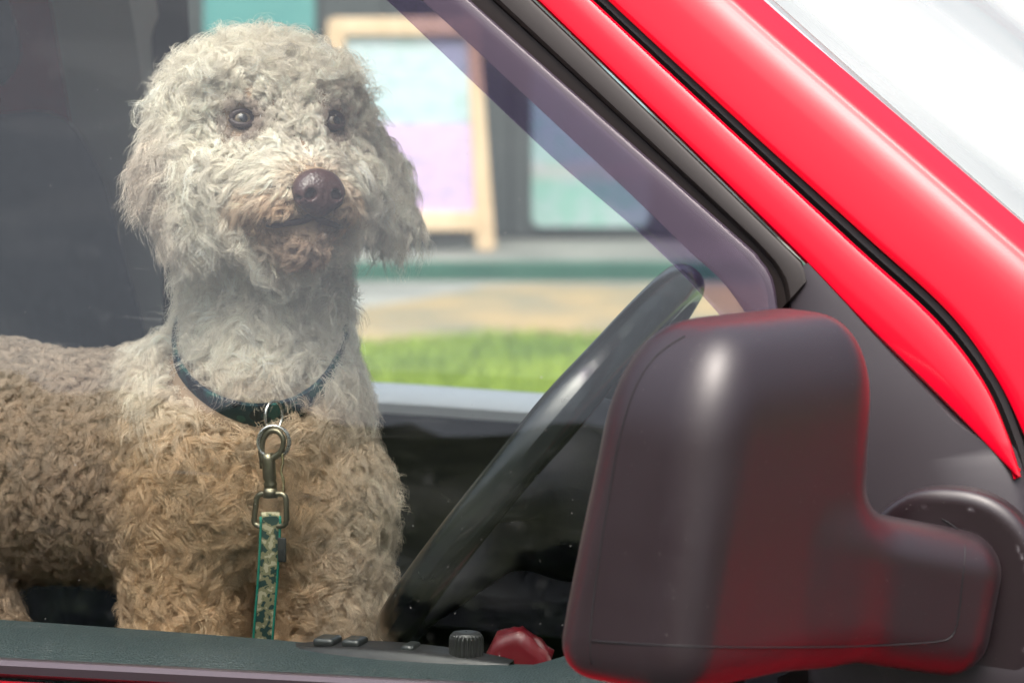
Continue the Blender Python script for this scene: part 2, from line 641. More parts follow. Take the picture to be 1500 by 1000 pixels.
def bg_box(name, u0, u1, d0, d1, z0, z1, m, parent=None, bev=0.0):
    v = [bg(u0, d0, z0), bg(u1, d0, z0), bg(u1, d1, z0), bg(u0, d1, z0), bg(u0, d0, z1), bg(u1, d0, z1), bg(u1, d1, z1), bg(u0, d1, z1)]
    f = [(0, 3, 2, 1), (4, 5, 6, 7), (0, 1, 5, 4), (1, 2, 6, 5), (2, 3, 7, 6), (3, 0, 4, 7)]
    o = link_mesh(name, np.array(v), f, m, parent, smooth=False)
    if bev:
        bevel(o, bev, 2)
    return o

M['asphalt'] = bump(vary(mat('asphalt', (0.05, 0.05, 0.05), 0.85), (0.04, 0.04, 0.041), (0.065, 0.064, 0.062), 18), 220, 0.5, 0.004)
M['concrete'] = bump(vary(mat('concrete', (0.33, 0.32, 0.29), 0.85), (0.15, 0.155, 0.145), (0.26, 0.26, 0.24), 1.6), 90, 0.3, 0.004)
M['dirt'] = bump(vary(mat('dry_ground', (0.35, 0.26, 0.15), 0.95), (0.17, 0.16, 0.115), (0.34, 0.24, 0.12), 2.2), 60, 0.6, 0.01)
M['soil'] = vary(mat('lawn_soil', (0.09, 0.14, 0.03), 0.95), (0.07, 0.13, 0.02), (0.12, 0.17, 0.04), 5)
M['deck'] = bump(vary(mat('deck_slab', (0.27, 0.26, 0.24), 0.8), (0.13, 0.135, 0.125), (0.21, 0.21, 0.19), 2.0), 80, 0.3, 0.003)
M['deck_edge'] = vary(mat('deck_edge_paint', (0.02, 0.10, 0.07), 0.5), (0.015, 0.085, 0.06), (0.035, 0.13, 0.09), 3)
M['hut'] = vary(mat('hut_cladding', (0.055, 0.065, 0.065), 0.7), (0.045, 0.055, 0.055), (0.07, 0.082, 0.08), 1.2, mscale=(1, 1, 0.15))
M['pine'] = vary(mat('pine_frame', (0.55, 0.36, 0.18), 0.6), (0.58, 0.40, 0.24), (0.72, 0.54, 0.36), 7, mscale=(1, 1, 0.2))
M['teal_sheet'] = vary(mat('teal_sheet', (0.10, 0.34, 0.33), 0.5), (0.07, 0.28, 0.28), (0.13, 0.38, 0.36), 2)

ground_o = tag(quad_sheet('ground', [(-900, -900, -0.004), (900, -900, -0.004), (900, 900, -0.004), (-900, 900, -0.004)], M['soil']), kind='structure')
quad_sheet('car_park', [(-30, -14, 0.0), (30, -14, 0.0), (30, 5.2, 0.0), (-30, 5.2, 0.0)], M['asphalt'])
quad_sheet('pavement', [bg(-14, 11.5, 0.004), bg(14, 11.5, 0.004), bg(14, 16.45, 0.004), bg(-14, 16.45, 0.004)], M['concrete'])
# worn dry ground between the lawn and the deck: ragged edge
dl = []
for i in range(41):
    u = -0.62 + 5.0 * i / 40
    e = 0.16 * math.sin(3.1 * u) + 0.1 * math.sin(7.3 * u + 1)
    k = max(0.0, 1 - (u + 0.62) / 0.5)
    dl.append([bg(u, 13.6 + e * 0.3 + k * 0.5, 0.010), bg(u, 16.2 + e * 0.5 - k * 0.9, 0.010)])
tag(grid_mesh('dry_path', dl, M['dirt'], None, 0, False, flip=True), kind='structure')
# lawn strip
lr = []
for i in range(61):
    u = -9 + 16 * i / 60
    e = 0.12 * math.sin(2.3 * u) + 0.10 * math.sin(5.9 * u + 2)
    lr.append([bg(u, 9.2, 0.014), bg(u, 14.0 + e, 0.014)])
tag(grid_mesh('lawn', lr, M['soil'], None, 0, False, flip=True), kind='structure')
# grass blades
M['blade'] = vary(mat('grass_blade', (0.10, 0.19, 0.03), 0.6), (0.14, 0.23, 0.006), (0.28, 0.37, 0.016), 1.3)
N_BL = 42000
uu = rng.uniform(-2.4, 2.2, N_BL)
dd = rng.uniform(11.4, 14.05, N_BL) + 0.12 * np.sin(2.3 * uu) + 0.10 * np.sin(5.9 * uu + 2)
hh = rng.uniform(0.02, 0.055, N_BL)
an = rng.uniform(0, math.pi, N_BL)
base = np.array([bg(0, 0, 0.012)]) + uu[:, None] * RIGHT + dd[:, None] * DIRH
sd_ = np.stack([np.cos(an), np.sin(an), np.zeros(N_BL)], 1) * 0.006
tip = base + np.stack([rng.normal(0, 0.02, N_BL), rng.normal(0, 0.02, N_BL), hh], 1)
BV = np.stack([base - sd_, base + sd_, tip], 1).reshape(-1, 3)
g_o = link_mesh('grass', BV, np.arange(N_BL * 3).reshape(-1, 3), M['blade'], None, False)
tag(g_o, 'short bright green grass of the verge seen through the far window', 'grass', kind='stuff')

# deck and hut
deck = empty('raised_deck', None, bg(0, 16.5, 0))
deck.location = (0, 0, 0)
tag(deck, kind='structure')
bg_box('deck_slab', -14, 14, 16.53, 19.0, -0.002, 0.082, M['deck'], deck)
bg_box('deck_edge', -14, 14, 16.47, 16.527, 0.0, 0.088, M['deck_edge'], deck, 0.006)
hut = empty('dark_hut')
tag(hut, 'dark grey green clad hut behind the van, notices along its front', 'building')
bg_box('wall', -9, 9, 17.75, 21.5, 0.083, 3.1, M['hut'], hut)
bg_box('roof', -9.4, 9.4, 17.3, 21.9, 3.104, 3.22, M['hut'], hut)
for i in range(60):          # vertical cladding boards
    u = -9 + 18 * i / 60
    w = 0.288 + 0.004 * math.sin(i * 2.1)
    z1 = 3.09
    bg_box('cladding_board', u, u + w, 17.722 - 0.004 * (i % 2), 17.748, 0.10, z1, M['hut'], hut, 0.004)

def print_mat(name, kind):
    """Flat print: loose blocks of pastel colour, procedural."""
    m = mat(name, (0.7, 0.75, 0.78), 0.45)
    N, L, b = nodes(m)
    tc = N.new('ShaderNodeTexCoord')
    sp = N.new('ShaderNodeSeparateXYZ')
    L.new(tc.outputs['Generated'], sp.inputs[0])
    if kind == 'easel':
        r = ramp(m, sp.outputs['Z'], [(0.0, (0.55, 0.40, 0.62)), (0.485, (0.60, 0.45, 0.66)), (0.52, (0.46, 0.58, 0.62)), (1.0, (0.54, 0.63, 0.65))])
        t = noise(m, 5.5, 2.0, coord='Generated', mscale=(1.0, 1.0, 1.6))
        t = noise(m, 2.2, 3.0, coord='Generated', mscale=(3.0, 3.0, 16.0))
        r2 = ramp(m, t.outputs['Fac'], [(0.36, (0.66, 0.78, 0.72)), (0.47, (1, 1, 1)), (0.62, (1, 1, 1)), (0.70, (0.80, 0.72, 0.95))])
    else:
        r = ramp(m, sp.outputs['Z'], [(0.0, (0.42, 0.52, 0.52)), (0.25, (0.30, 0.48, 0.45)), (0.36, (0.48, 0.45, 0.46)), (0.42, (0.36, 0.48, 0.50)), (1.0, (0.32, 0.45, 0.52))])
        t = noise(m, 2.0, 3.0, coord='Generated', mscale=(2.5, 2.5, 12.0))
        r2 = ramp(m, t.outputs['Fac'], [(0.38, (0.70, 0.95, 0.84)), (0.55, (1, 1, 1)), (0.7, (0.92, 0.94, 1.0))])
    mx = N.new('ShaderNodeMix'); mx.data_type = 'RGBA'; mx.blend_type = 'MULTIPLY'
    mx.inputs[0].default_value = 1.0
    L.new(r.outputs[0], mx.inputs[6])
    L.new(r2.outputs[0], mx.inputs[7])
    L.new(mx.outputs[2], b.inputs['Base Color'])
    return m

# easel board: pine frame leaning back on the deck
easel = empty('easel_board')
tag(easel, 'pine framed easel board with pastel blue and lilac sheet behind the dog', 'notice board')
PXM = 17.15 / FPX
def eb(px, py, dep=0.0):
    """Point on the leaning easel face (picture position -> metres on the face)."""
    z = 0.085 + (372 - py) * PXM
    lean = 0.16 * (z - 0.085)
    return bg((px - 750) * PXM, 17.08 + lean + dep, z)
def eboard(name, quad, t0, t1, m, bv=0.006):
    v = [eb(x, y, t0) for x, y in quad] + [eb(x, y, t1) for x, y in quad]
    f = [(0, 1, 2, 3), (7, 6, 5, 4)] + [(i, i + 4, (i + 1) % 4 + 4, (i + 1) % 4) for i in range(4)]
    o = recalc(link_mesh(name, np.array(v), f, m, easel, False))
    if bv:
        bevel(o, bv, 2)
    return o
eboard('frame_rail', [(486, 34), (700, 34), (700, 60), (486, 60)], 0, 0.03, M['pine'])
eboard('frame_rail', [(486, 316), (720, 316), (720, 344), (486, 344)], 0, 0.03, M['pine'])
eboard('frame_stile', [(684, 60.5), (700, 34), (726, 372), (698, 372)], 0.004, 0.034, M['pine'])
eboard('frame_stile', [(480, 34), (506, 60.5), (482, 372), (454, 372)], 0.004, 0.034, M['pine'])
eboard('sheet', [(500, 56), (688, 56), (704, 320), (484, 320)], 0.032, 0.044, print_mat('easel_print', 'easel'), 0)
for sx in (500, 690):
    a, b2 = eb(sx, 60, 0.05), bg((sx - 750) * PXM, 17.08 + 0.55, 0.085)
    tube('rear_leg', [a, b2], 0.015, M['pine'], easel, 6)

def flat_notice(name, px0, px1, py0, py1, m, label, rad=0.03):
    k = 17.70 / FPX
    u0, u1 = (px0 - 750) * k, (px1 - 750) * k
    z0, z1 = EYE[2] - (py1 + 111.3) * k, EYE[2] - (py0 + 111.3) * k
    pts = []
    for cx, cz, a0 in ((u1 - rad, z1 - rad, 0), (u0 + rad, z1 - rad, 90), (u0 + rad, z0 + rad, 180), (u1 - rad, z0 + rad, 270)):
        for a in range(0, 91, 15):
            t = math.radians(a0 + a)
            pts.append((cx + rad * math.cos(t), cz + rad * math.sin(t)))
    n = len(pts)
    v = [bg(x, 17.70, z) for x, z in pts] + [bg(x, 17.715, z) for x, z in pts]
    f = [tuple(range(n))[::-1], tuple(range(n, 2 * n))] + [(i, (i + 1) % n, (i + 1) % n + n, i + n) for i in range(n)]
    return tag(recalc(link_mesh(name, np.array(v), f, m, None, False)), label, 'poster')
flat_notice('poster', 779, 952, 96, 331, print_mat('poster_print', 'poster'), 'pale blue rounded poster on the hut wall above the steering wheel', 0.05)
flat_notice('poster', 300, 462, -150, 52, M['teal_sheet'], 'teal poster on the hut wall just above the dog', 0.02)

# trees across the road behind the photographer (they show in the window's reflection)
M['leaf'] = vary(mat('tree_leaf', (0.05, 0.07, 0.025), 0.7, 0, 0.2), (0.035, 0.05, 0.018), (0.075, 0.10, 0.035), 0.6)
TV, TF = [], []
def add_tree(cx, cy, h, w):
    n = 2600
    a = rng.uniform(0, 2 * math.pi, n)
    t = rng.uniform(0.12, 1, n)
    prof = np.sin(np.clip(t, 0, 1) ** 0.8 * math.pi * 0.93 + 0.2) ** 0.7
    rr = w * np.abs(prof) * np.sqrt(rng.uniform(0.25, 1, n)) * (0.82 + 0.25 * np.sin(3 * a + 5 * t) * np.cos(7 * t + cx))
    c = np.stack([cx + rr * np.cos(a), cy + rr * np.sin(a), t * h], 1)
    q = rng.normal(0, 1, (n, 2, 3))
    q /= np.linalg.norm(q, axis=2)[:, :, None]
    s = rng.uniform(0.18, 0.42, n)[:, None]
    base = sum(len(x) for x in TV)
    TV.append(np.stack([c - q[:, 0] * s, c + q[:, 1] * s, c + q[:, 0] * s, c - q[:, 1] * s], 1).reshape(-1, 3))
    TF.append(np.arange(n * 4).reshape(-1, 4) + base)
    b0 = base + n * 4
    k = 8
    ang = np.linspace(0, 2 * math.pi, k, endpoint=False)
    ring = np.stack([np.cos(ang), np.sin(ang), 0 * ang], 1)
    TV.append(np.concatenate([np.array([cx, cy, 0]) + ring * w * 0.09, np.array([cx, cy, h * 0.6]) + ring * w * 0.04]))
    TF.append(np.array([(b0 + j, b0 + (j + 1) % k, b0 + k + (j + 1) % k, b0 + k + j) for j in range(k)]))
RDIR = np.array([-math.sin(YAW), -math.cos(YAW), 0.0])
RSIDE = np.array([-RDIR[1], RDIR[0], 0.0])
for i, (s_, h_) in enumerate(((-44, 10.5), (-37, 11), (-30, 9.5), (-24, 11.4), (-18.5, 10), (-13.5, 11), (-9, 11.8), (-5.2, 12.0), (-2.2, 11.6), (0.9, 12.5), (4.0, 13.3), (7.5, 13.2), (11, 11.3), (16, 10.4), (22, 11.8), (29, 10.2), (36, 11), (44, 9.8), (52, 11))):
    p = RDIR * (36 + 2.5 * math.sin(i * 2.4)) + RSIDE * s_
    add_tree(p[0], p[1], h_, 3.4 + 0.7 * math.sin(i * 1.7))
tag(link_mesh('treeline', np.concatenate(TV), np.concatenate(TF), M['leaf'], None, False), 'dark row of trees reflected in the side window', 'trees', kind='stuff')
# wooded hill further off
M['hill'] = vary(mat('hill_wood', (0.10, 0.11, 0.06), 0.9, 0, 0.1), (0.045, 0.055, 0.03), (0.11, 0.12, 0.07), 0.09)
hv = []
for i in range(241):
    s_ = -170 + 340 * i / 240
    top = 46.5 + 1.8 * math.sin(s_ * 0.031 + 0.8) + 0.7 * math.sin(s_ * 0.17) + 0.5 * math.sin(s_ * 0.43 + 1) + 0.35 * math.sin(s_ * 0.97) + 0.25 * math.sin(s_ * 1.9)
    hv.append([RDIR * (70 + 50 * t) + RSIDE * s_ + np.array([0, 0, top * (t ** 0.8) + 0.6 * math.sin(s_ * 0.8 + t * 23) * math.sin(t * 31 + s_ * 0.3) * (0.2 + t)]) for t in np.linspace(0, 1, 24)] + [RDIR * 150 + RSIDE * s_ + np.array([0, 0, top * 0.9])])
tag(grid_mesh('hill', hv, M['hill'], None, 0, False), kind='structure')
o_h = []
for (a, b2) in ((-60, 60),):
    hv = []
    for i in range(121):
        s_ = a + (b2 - a) * i / 120
        hv.append([RDIR * 33 + RSIDE * s_, RDIR * 33 + RSIDE * s_ + np.array([0, 0, 3.6 + 0.5 * math.sin(i * 0.9) + 0.4 * math.sin(i * 2.3)]), RDIR * 34.5 + RSIDE * s_ + np.array([0, 0, 3.4 + 0.5 * math.sin(i * 1.1)]), RDIR * 35 + RSIDE * s_])
    tag(grid_mesh('hedge', hv, M['leaf'], None, 0, False), 'dark hedge under the row of trees', 'hedge')

# ================================================================== VAN
van = empty('van')
tag(van, 'red van with black door mirror and a curly dog at its side window', 'van')

# --- glass of the side window (bowed pane, 4 mm)
def glass_rows(x0, x1, z0, zt, off, nx=24, nz=24, mirror=False):
    rows = []
    for i in range(nx + 1):
        x = x0 + (x1 - x0) * i / nx
        r = []
        zt_ = zt(x)
        for j in range(nz + 1):
            z = z0 + (zt_ - z0) * j / nz
            y = (side_y(z) if z > BELT else 0.235 * (z - BELT)) - off - 0.010 * (1 - ((x + 0.2) / 0.8) ** 2)
            r.append((x, 1.5 - y if mirror else y, z))
        rows.append(r)
    return rows
def a_line(x):     # side view line of the pillar / door frame
    return min(1.70, 1.49 - (x - 0.02) * 0.98)
w_near = grid_mesh('side_window', glass_rows(-0.98, 0.45, 0.95, a_line, -0.022), M['glass'], van, 0.004)
w_far = grid_mesh('side_window', glass_rows(-0.94, 0.42, 0.95, a_line, -0.022, mirror=True), M['far_glass'], van, 0.004)

# --- smoked wind deflector over the window's front edge
# (the deflector: an outer flange folded over the frame, an inner see-through blade)
OUT = [(480, -190), (690, 2), (1070, 338), (1112, 378), (1133, 412), (1141, 470)]
FOLD = [(410, -190), (618, 0), (900, 262), (1010, 368), (1058, 412), (1100, 470)]
INN = [(360, -190), (566, 0), (800, 222), (920, 326), (1000, 402), (1062, 470)]
defl = empty('wind_deflector', van)
strip('tinted_fold', OUT, FOLD, [(0, 0.008), (0.05, 0.0155), (0.12, 0.0165), (0.5, 0.0165), (1, 0.0150)], M['smoke_dark'], defl, 60, 0.003)
strip('tinted_blade', FOLD, INN, [(0.01, 0.0145), (0.5, 0.012), (1, 0.008)], M['smoke'], defl, 60, 0.003)

# --- black window frame strip, red door frame, seal, pillar
SEAL_IN = [(464, -190), (672, 0), (1052, 340), (1096, 382), (1120, 416), (1128, 470)]
BLK_OUT = [(580, -190), (780, 0), (1000, 213), (1150, 360), (1175, 384), (1183, 410)]
strip('window_frame', SEAL_IN, BLK_OUT, [(0, -0.010), (0.04, -0.008), (0.16, -0.0075), (0.44, -0.006), (0.48, -0.001), (0.55, 0.0012), (0.9, 0.0012), (0.97, 0.0), (1.0, -0.006)], M['frame_black'], van, 60, 0.01)
RED_IN = [(584, -190), (784, 0), (1004, 213), (1165, 371), (1260, 470), (1400, 607), (1486, 694)]
RED_OUT = [(668, -190), (868, 0), (1080, 198), (1250, 356), (1370, 466), (1440, 556), (1478, 640), (1496, 698)]
strip('door_frame', RED_IN, RED_OUT, [(0, -0.008), (0.02, -0.002), (0.06, 0.0005), (0.15, 0.0012), (0.5, 0.0018), (0.85, 0.0012), (0.94, 0.0), (0.975, -0.0022), (1.0, -0.007)], M['paint'], van, 90, 0.006)
GAP_OUT = [(690, -190), (890, 0), (1101, 195), (1270, 348), (1390, 458), (1459, 552), (1497, 640), (1513, 705), (1530, 790)]
RED_OUT2 = RED_OUT + [(1512, 790)]
strip('door_seal', [(x - 10, y + 6) for x, y in RED_OUT2], [(x + 16, y - 8) for x, y in GAP_OUT], [(0, -0.018), (0.25, -0.016), (0.4, -0.011), (0.6, -0.011), (0.75, -0.016), (1, -0.024)], M['rubber'], van, 90, 0.006)
PIL_OUT = [(915, -190), (1118, 0), (1325, 178), (1520, 345), (1700, 500), (1850, 630)]
GAP_OUT2 = [(690, -190), (890, 0), (1101, 195), (1270, 348), (1390, 458), (1459, 552), (1502, 640), (1530, 720), (1570, 830)]
_ph = np.interp(np.linspace(0, 1, 45), [0, 0.03, 0.12, 0.26, 0.40, 0.55, 0.68, 0.735, 0.755, 0.78, 0.80, 0.86, 0.94, 1.0], [-60, -8, 0, 1, 3, 10, 22, 30, 12, 10, 42, 54, 60, 62])
_of = np.r_[0, -np.cumsum(0.078 / 44 * np.tan(np.radians(0.5 * (_ph[1:] + _ph[:-1]))))]
PIL_PROF = [(t, o_ - 0.004) for t, o_ in zip(np.linspace(0, 1, 45), _of)]
pil = []
a, b2 = resample(GAP_OUT2, 90), resample(PIL_OUT, 90)
for i in range(90):
    r = []
    for t, off in PIL_PROF:
        r.append(S(*(a[i] * (1 - t) + b2[i] * t), off))
    pil.append(r)
grid_mesh('windscreen_pillar', pil, M['paint'], van, 0.015, hint=(0, -1, 0.25))
# --- windscreen: seal + bowed pane
edge = np.array([S(x, y, PIL_PROF[-1][1] + 0.002) for x, y in resample(PIL_OUT, 40)])
def screen_pt(e, w):
    """w 0..1 across the van from the near pillar to the far one."""
    y = e[1] + (1.5 - 2 * e[1]) * w
    bulge = 0.085 * (1 - (2 * w - 1) ** 2)
    return np.array([e[0] + bulge * 0.75, y, e[2] + bulge * 0.55])
e_lo = edge[-1] + (edge[-1] - edge[0]) * 0.25
e_hi = edge[0] + (edge[0] - edge[-1]) * 0.12
line = np.array([e_hi * (1 - t) + e_lo * t for t in np.linspace(0, 1, 40)])
line[2:-2] = np.array([np.array([np.interp(t, np.linspace(0.09, 0.82, 40), edge[:, k]) for k in range(3)]) if 0.09 <= t <= 0.82 else e_hi * (1 - t) + e_lo * t for t in np.linspace(0, 1, 40)[2:-2]])
line = resample(np.array([e_hi, edge[0], edge[20], edge[-1], e_lo]), 40)
grid_mesh('windscreen_seal', [[screen_pt(e, w) + np.array([-0.002, 0, -0.004]) for w in (0.0, 0.003, 0.006, 0.011)] for e in line], mat('screen_edge', (0.35, 0.34, 0.37), 0.4), van, 0.006, hint=(1, 0, 1))
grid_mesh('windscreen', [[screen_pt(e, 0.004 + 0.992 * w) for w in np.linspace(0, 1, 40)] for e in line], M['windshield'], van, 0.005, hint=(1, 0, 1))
# far pillar mirrored
grid_mesh('windscreen_pillar', [[np.array([p[0], 1.5 - p[1], p[2]]) for p in r] for r in pil], M['paint'], van, 0.015, hint=(0, 1, 0.25))

# --- sail panel (black triangle carrying the mirror)
SAIL_L = [(1152, 404), (1156, 470), (1165, 620), (1175, 780), (1185, 1010)]
SAIL_R = [(1192, 380), (1272, 466), (1412, 602), (1506, 694), (1540, 1010)]
a, b2 = resample(SAIL_L, 40, False), resample(SAIL_R, 40, True)
rows = []
for i in range(40):
    rows.append([S(*(a[i] * (1 - t) + b2[i] * t), off) for t, off in ((0, -0.02), (0.02, -0.010), (0.06, -0.005), (0.2, -0.003), (0.6, 0.0), (0.9, -0.001), (0.95, -0.006), (1.0, -0.014))])
grid_mesh('mirror_panel', rows, M['black_plastic'], van, 0.012, hint=(0, -1, 0.25))

# --- belt mouldings and door skin
def belt(px):
    return 962 + (px - 0) * 0.0515
bl0 = [(-420, belt(-420)), (0, belt(0)), (500, belt(500)), (900, belt(900)), (1200, belt(1200))]
bl1 = [(x, y + 30) for x, y in bl0]
strip('belt_moulding', bl0, bl1, [(0, -0.020), (0.05, -0.006), (0.14, 0.004), (0.4, 0.009), (0.8, 0.008), (0.95, 0.003), (1, -0.004)], mat('belt_trim', (0.05, 0.035, 0.042), 0.28, 0, 0.6), van, 50, 0.012)
tl, tr_ = S(-420, belt(-420) + 30, 0.0), S(1500, belt(1500) + 30, 0.0)
rows = []
for i in range(30):
    t = i / 29
    x = -0.98 + t * 1.50
    zt = tl[2] + (tr_[2] - tl[2]) * (x - tl[0]) / (tr_[0] - tl[0]) - 0.002
    r = []
    for z, y in ((zt, -0.0), (zt - 0.012, -0.004), (zt - 0.05, -0.012), (zt - 0.12, -0.028), (zt - 0.25, -0.045), (zt - 0.4, -0.05), (zt - 0.55, -0.035), (zt - 0.66, 0.0)):
        r.append((x, y, z))
    rows.append(r)
door = grid_mesh('door', rows, M['paint'], van, 0.02, hint=(0, -1, 0))
grid_mesh('door', [[(p[0], 1.5 - p[1], p[2]) for p in r] for r in rows], M['paint'], van, 0.02, hint=(0, 1, 0))
# door handle
hb = tube('handle', resample([(-0.86, -0.050, 0.84), (-0.83, -0.078, 0.845), (-0.74, -0.080, 0.845), (-0.71, -0.052, 0.84)], 16), 0.012, M['black_plastic'], door, 10)

# wing, bonnet, cowl, front
rows = []
for i in range(24):
    t = i / 23
    x = 0.53 + t * 1.12
    zt = 0.985 - 0.17 * t ** 1.6
    rows.append([(x, y + 0.10 * t * t, z) for z, y in ((zt + 0.015, 0.10), (zt + 0.010, 0.05), (zt - 0.012, 0.012), (zt - 0.05, -0.012), (zt - 0.15, -0.03), (zt - 0.3, -0.045), (0.45, -0.04), (0.33, 0.0))])
grid_mesh('front_wing', rows, M['paint'], van, 0.02, hint=(0, -1, 0))
grid_mesh('front_wing', [[(p[0], 1.5 - p[1], p[2]) for p in r] for r in rows], M['paint'], van, 0.02, hint=(0, 1, 0))
rows = []
for i in range(24):
    t = i / 23
    x = 0.84 + t * 0.85
    zt = 1.00 - 0.155 * t ** 1.6
    w0 = 0.105 + 0.10 * t * t
    rows.append([(x, w0 + (1.5 - 2 * w0) * s, zt + 0.035 * (1 - (2 * s - 1) ** 2)) for s in np.linspace(0, 1, 16)])
grid_mesh('bonnet', rows, M['paint'], van, 0.02, hint=(0, 0, 1))
box('cowl', (0.60, 0.09, 0.90), (0.838, 1.41, 0.975), M['black_plastic'], van, 0.01)
rows = []
for i in range(12):
    z = 0.84 - 0.58 * i / 11
    rows.append([(1.70 + 0.06 * math.sin(i / 11 * 3) - 0.10 * (2 * s - 1) ** 4, 0.16 + 1.18 * s, z) for s in np.linspace(0, 1, 16)])
grid_mesh('front_bumper', rows, M['black_plastic'], van, 0.03, hint=(1, 0, 0))

# roof, rear body
rows = []
for i in range(30):
    x = 0.02 - 3.0 * i / 29
    zr = 1.84 - 0.18 * max(0, (x + 0.35) / 0.37) ** 2 if x > -0.35 else 1.84
    ye = side_y(zr - 0.10) + 0.01
    r = [(x, ye, zr - 0.10), (x, ye + 0.012, zr - 0.06), (x, ye + 0.04, zr - 0.025)]
    r += [(x, ye + 0.1 + (1.3 - 2 * ye) * s, zr + 0.02 * (1 - (2 * s - 1) ** 2)) for s in np.linspace(0, 1, 9)]
    r += [(x, 1.5 - ye - 0.04, zr - 0.025), (x, 1.5 - ye - 0.012, zr - 0.06), (x, 1.5 - ye, zr - 0.10)]
    rows.append(r)
grid_mesh('roof', rows, M['paint'], van, 0.02, hint=(0, 0, 1))
grid_mesh('headliner', [[(p[0], min(max(p[1], 0.14), 1.36), p[2] - 0.05) for p in r[1:-1]] for r in rows[:14]], M['headliner'], van, 0.01)
for mir in (False, True):
    rr = []
    for i in range(24):
        x = -1.06 - 1.92 * i / 23
        r = []
        for z in np.linspace(0.32, 1.745, 22):
            y = side_y(z) if z > BELT else -0.035 + 0.035 * ((z - 0.75) / 0.25) ** 2 if z > 0.5 else -0.035 + 0.06 * ((0.5 - z) / 0.18) ** 2
            r.append((x, 1.5 - y if mir else y, z))
        rr.append(r)
    grid_mesh('rear_side', rr, M['paint'], van, 0.03, hint=(0, 1 if mir else -1, 0))
    rr = []
    for z in np.linspace(0.95, 1.75, 14):
        y = side_y(max(z, 1.0)) + 0.02
        rr.append([(x, 1.5 - y + dy if mir else y - dy, z) for x, dy in ((-1.06, 0.015), (-1.0, 0.015), (-0.965, 0.012), (-0.955, 0.0))])
    grid_mesh('centre_pillar', rr, M['frame_black'], van, 0.02, hint=(0, 1 if mir else -1, 0))
box('rear_doors', (-3.02, 0.03, 0.33), (-2.985, 1.47, 1.80), M['paint'], van, 0.01)
for (x, y) in ((0.98, 0.05), (0.98, 1.45), (-2.25, 0.05), (-2.25, 1.45)):
    s = 1 if y > 0.7 else -1
    prof = [(0.17, 0.0), (0.20, 0.05), (0.21, 0.085), (0.235, 0.095), (0.275, 0.09), (0.305, 0.07), (0.31, 0.0), (0.305, -0.07), (0.275, -0.09), (0.22, -0.09), (0.18, -0.05)]
    rr = []
    for k in range(37):
        t = 2 * math.pi * k / 36
        rr.append([(x + r_ * math.cos(t), y + w_ * s - 0.06 * s * 0, 0.305 + r_ * math.sin(t)) for r_, w_ in prof + prof[:1]])
    ty = recalc(grid_mesh('tyre', rr, M['tyre'], van, 0))
    rr = [[(x + r_ * math.cos(2 * math.pi * k / 36), y + s * w_, 0.305 + r_ * math.sin(2 * math.pi * k / 36)) for r_, w_ in ((0.005, 0.075), (0.06, 0.08), (0.09, 0.06), (0.16, 0.07), (0.205, 0.085))] for k in range(37)]
    recalc(grid_mesh('wheel_rim', rr, M['alloy'], ty, 0.01))

# --- inside: floor, bulkhead, dash, door cards, seats
box('cab_floor', (-1.1, 0.05, 0.33), (0.62, 1.45, 0.37), M['carpet'], van)
box('bulkhead', (-1.30, 0.10, 0.372), (-1.26, 1.40, 1.72), M['dark_trim'], van)
# pillar trims (pale) on the far side
rr = []
for z in np.linspace(1.0, 1.72, 12):
    y = 1.5 - side_y(z) - 0.035
    rr.append([(x, y + dy, z) for x, dy in ((-1.08, -0.012), (-1.02, -0.022), (-0.968, -0.020), (-0.944, 0.004))])
grid_mesh('pillar_trim', rr, M['grey_trim'], van, 0.01, hint=(0, -1, 0))
rr = [[(x, 0.05 + side_y(z), z) for x in (-1.08, -0.975)] for z in np.linspace(1.0, 1.72, 12)]
grid_mesh('pillar_trim', rr, M['grey_trim'], van, 0.01)
# dashboard
prof = [(0.70, 0.985), (0.45, 1.005), (0.26, 1.015), (0.20, 1.0), (0.17, 0.96), (0.20, 0.80), (0.27, 0.62), (0.36, 0.45)]
grid_mesh('dashboard', [[(x, y, z) for x, z in resample(prof, 30)] for y in np.linspace(0.085, 1.415, 24)], M['dark_trim'], van, 0.03, hint=(-1, 0, 1))
# instrument cowl
rr = []
for k in range(15):
    t = math.pi * k / 14
    rr.append([(x, 0.40 - 0.18 * math.cos(t), 1.0 + zf * math.sin(t) ** 0.6) for x, zf in ((0.14, 0.085), (0.18, 0.095), (0.30, 0.07), (0.42, 0.02))])
grid_mesh('instrument_cowl', rr, M['dark_trim'], van, 0.01)

# near door card: grained shelf below the glass
def card_z(x):
    return 0
c_in = [(-420, 880), (0, 907), (200, 921), (420, 938), (600, 955), (760, 972), (800, 968), (850, 951), (900, 925), (950, 890)]
c_out = [(-420, belt(-420) + 6), (0, belt(0) + 6), (200, belt(200) + 6), (420, belt(420) + 6), (600, belt(600) + 6), (760, belt(760) + 6), (800, belt(800) + 6), (850, belt(850) + 6), (900, belt(900) + 6), (950, belt(950) + 6)]
ri, ro = resample(c_in, 60), resample(c_out, 60)
rows = []
for i in range(60):
    pi_ = on_y(ri[i][0], ri[i][1], 0.105)
    po = on_y(ro[i][0], ro[i][1], 0.030)
    mid1 = po * 0.75 + pi_ * 0.25 + np.array([0, 0, 0.004])
    mid2 = po * 0.35 + pi_ * 0.65 + np.array([0, 0, 0.005])
    mid3 = po * 0.08 + pi_ * 0.92 + np.array([0, 0, 0.001])
    rows.append([po + np.array([0, 0, -0.02]), po, mid1, mid2, mid3, pi_, pi_ + np.array([0, 0.010, -0.006]), pi_ + np.array([0, 0.016, -0.02]), pi_ + np.array([0, 0.02, -0.12]), pi_ + np.array([0, 0.0, -0.3]), pi_ + np.array([0, -0.02, -0.55])])
card = grid_mesh('door_card', rows, M['card'], van, 0.006, hint=(0, 0.5, 1))

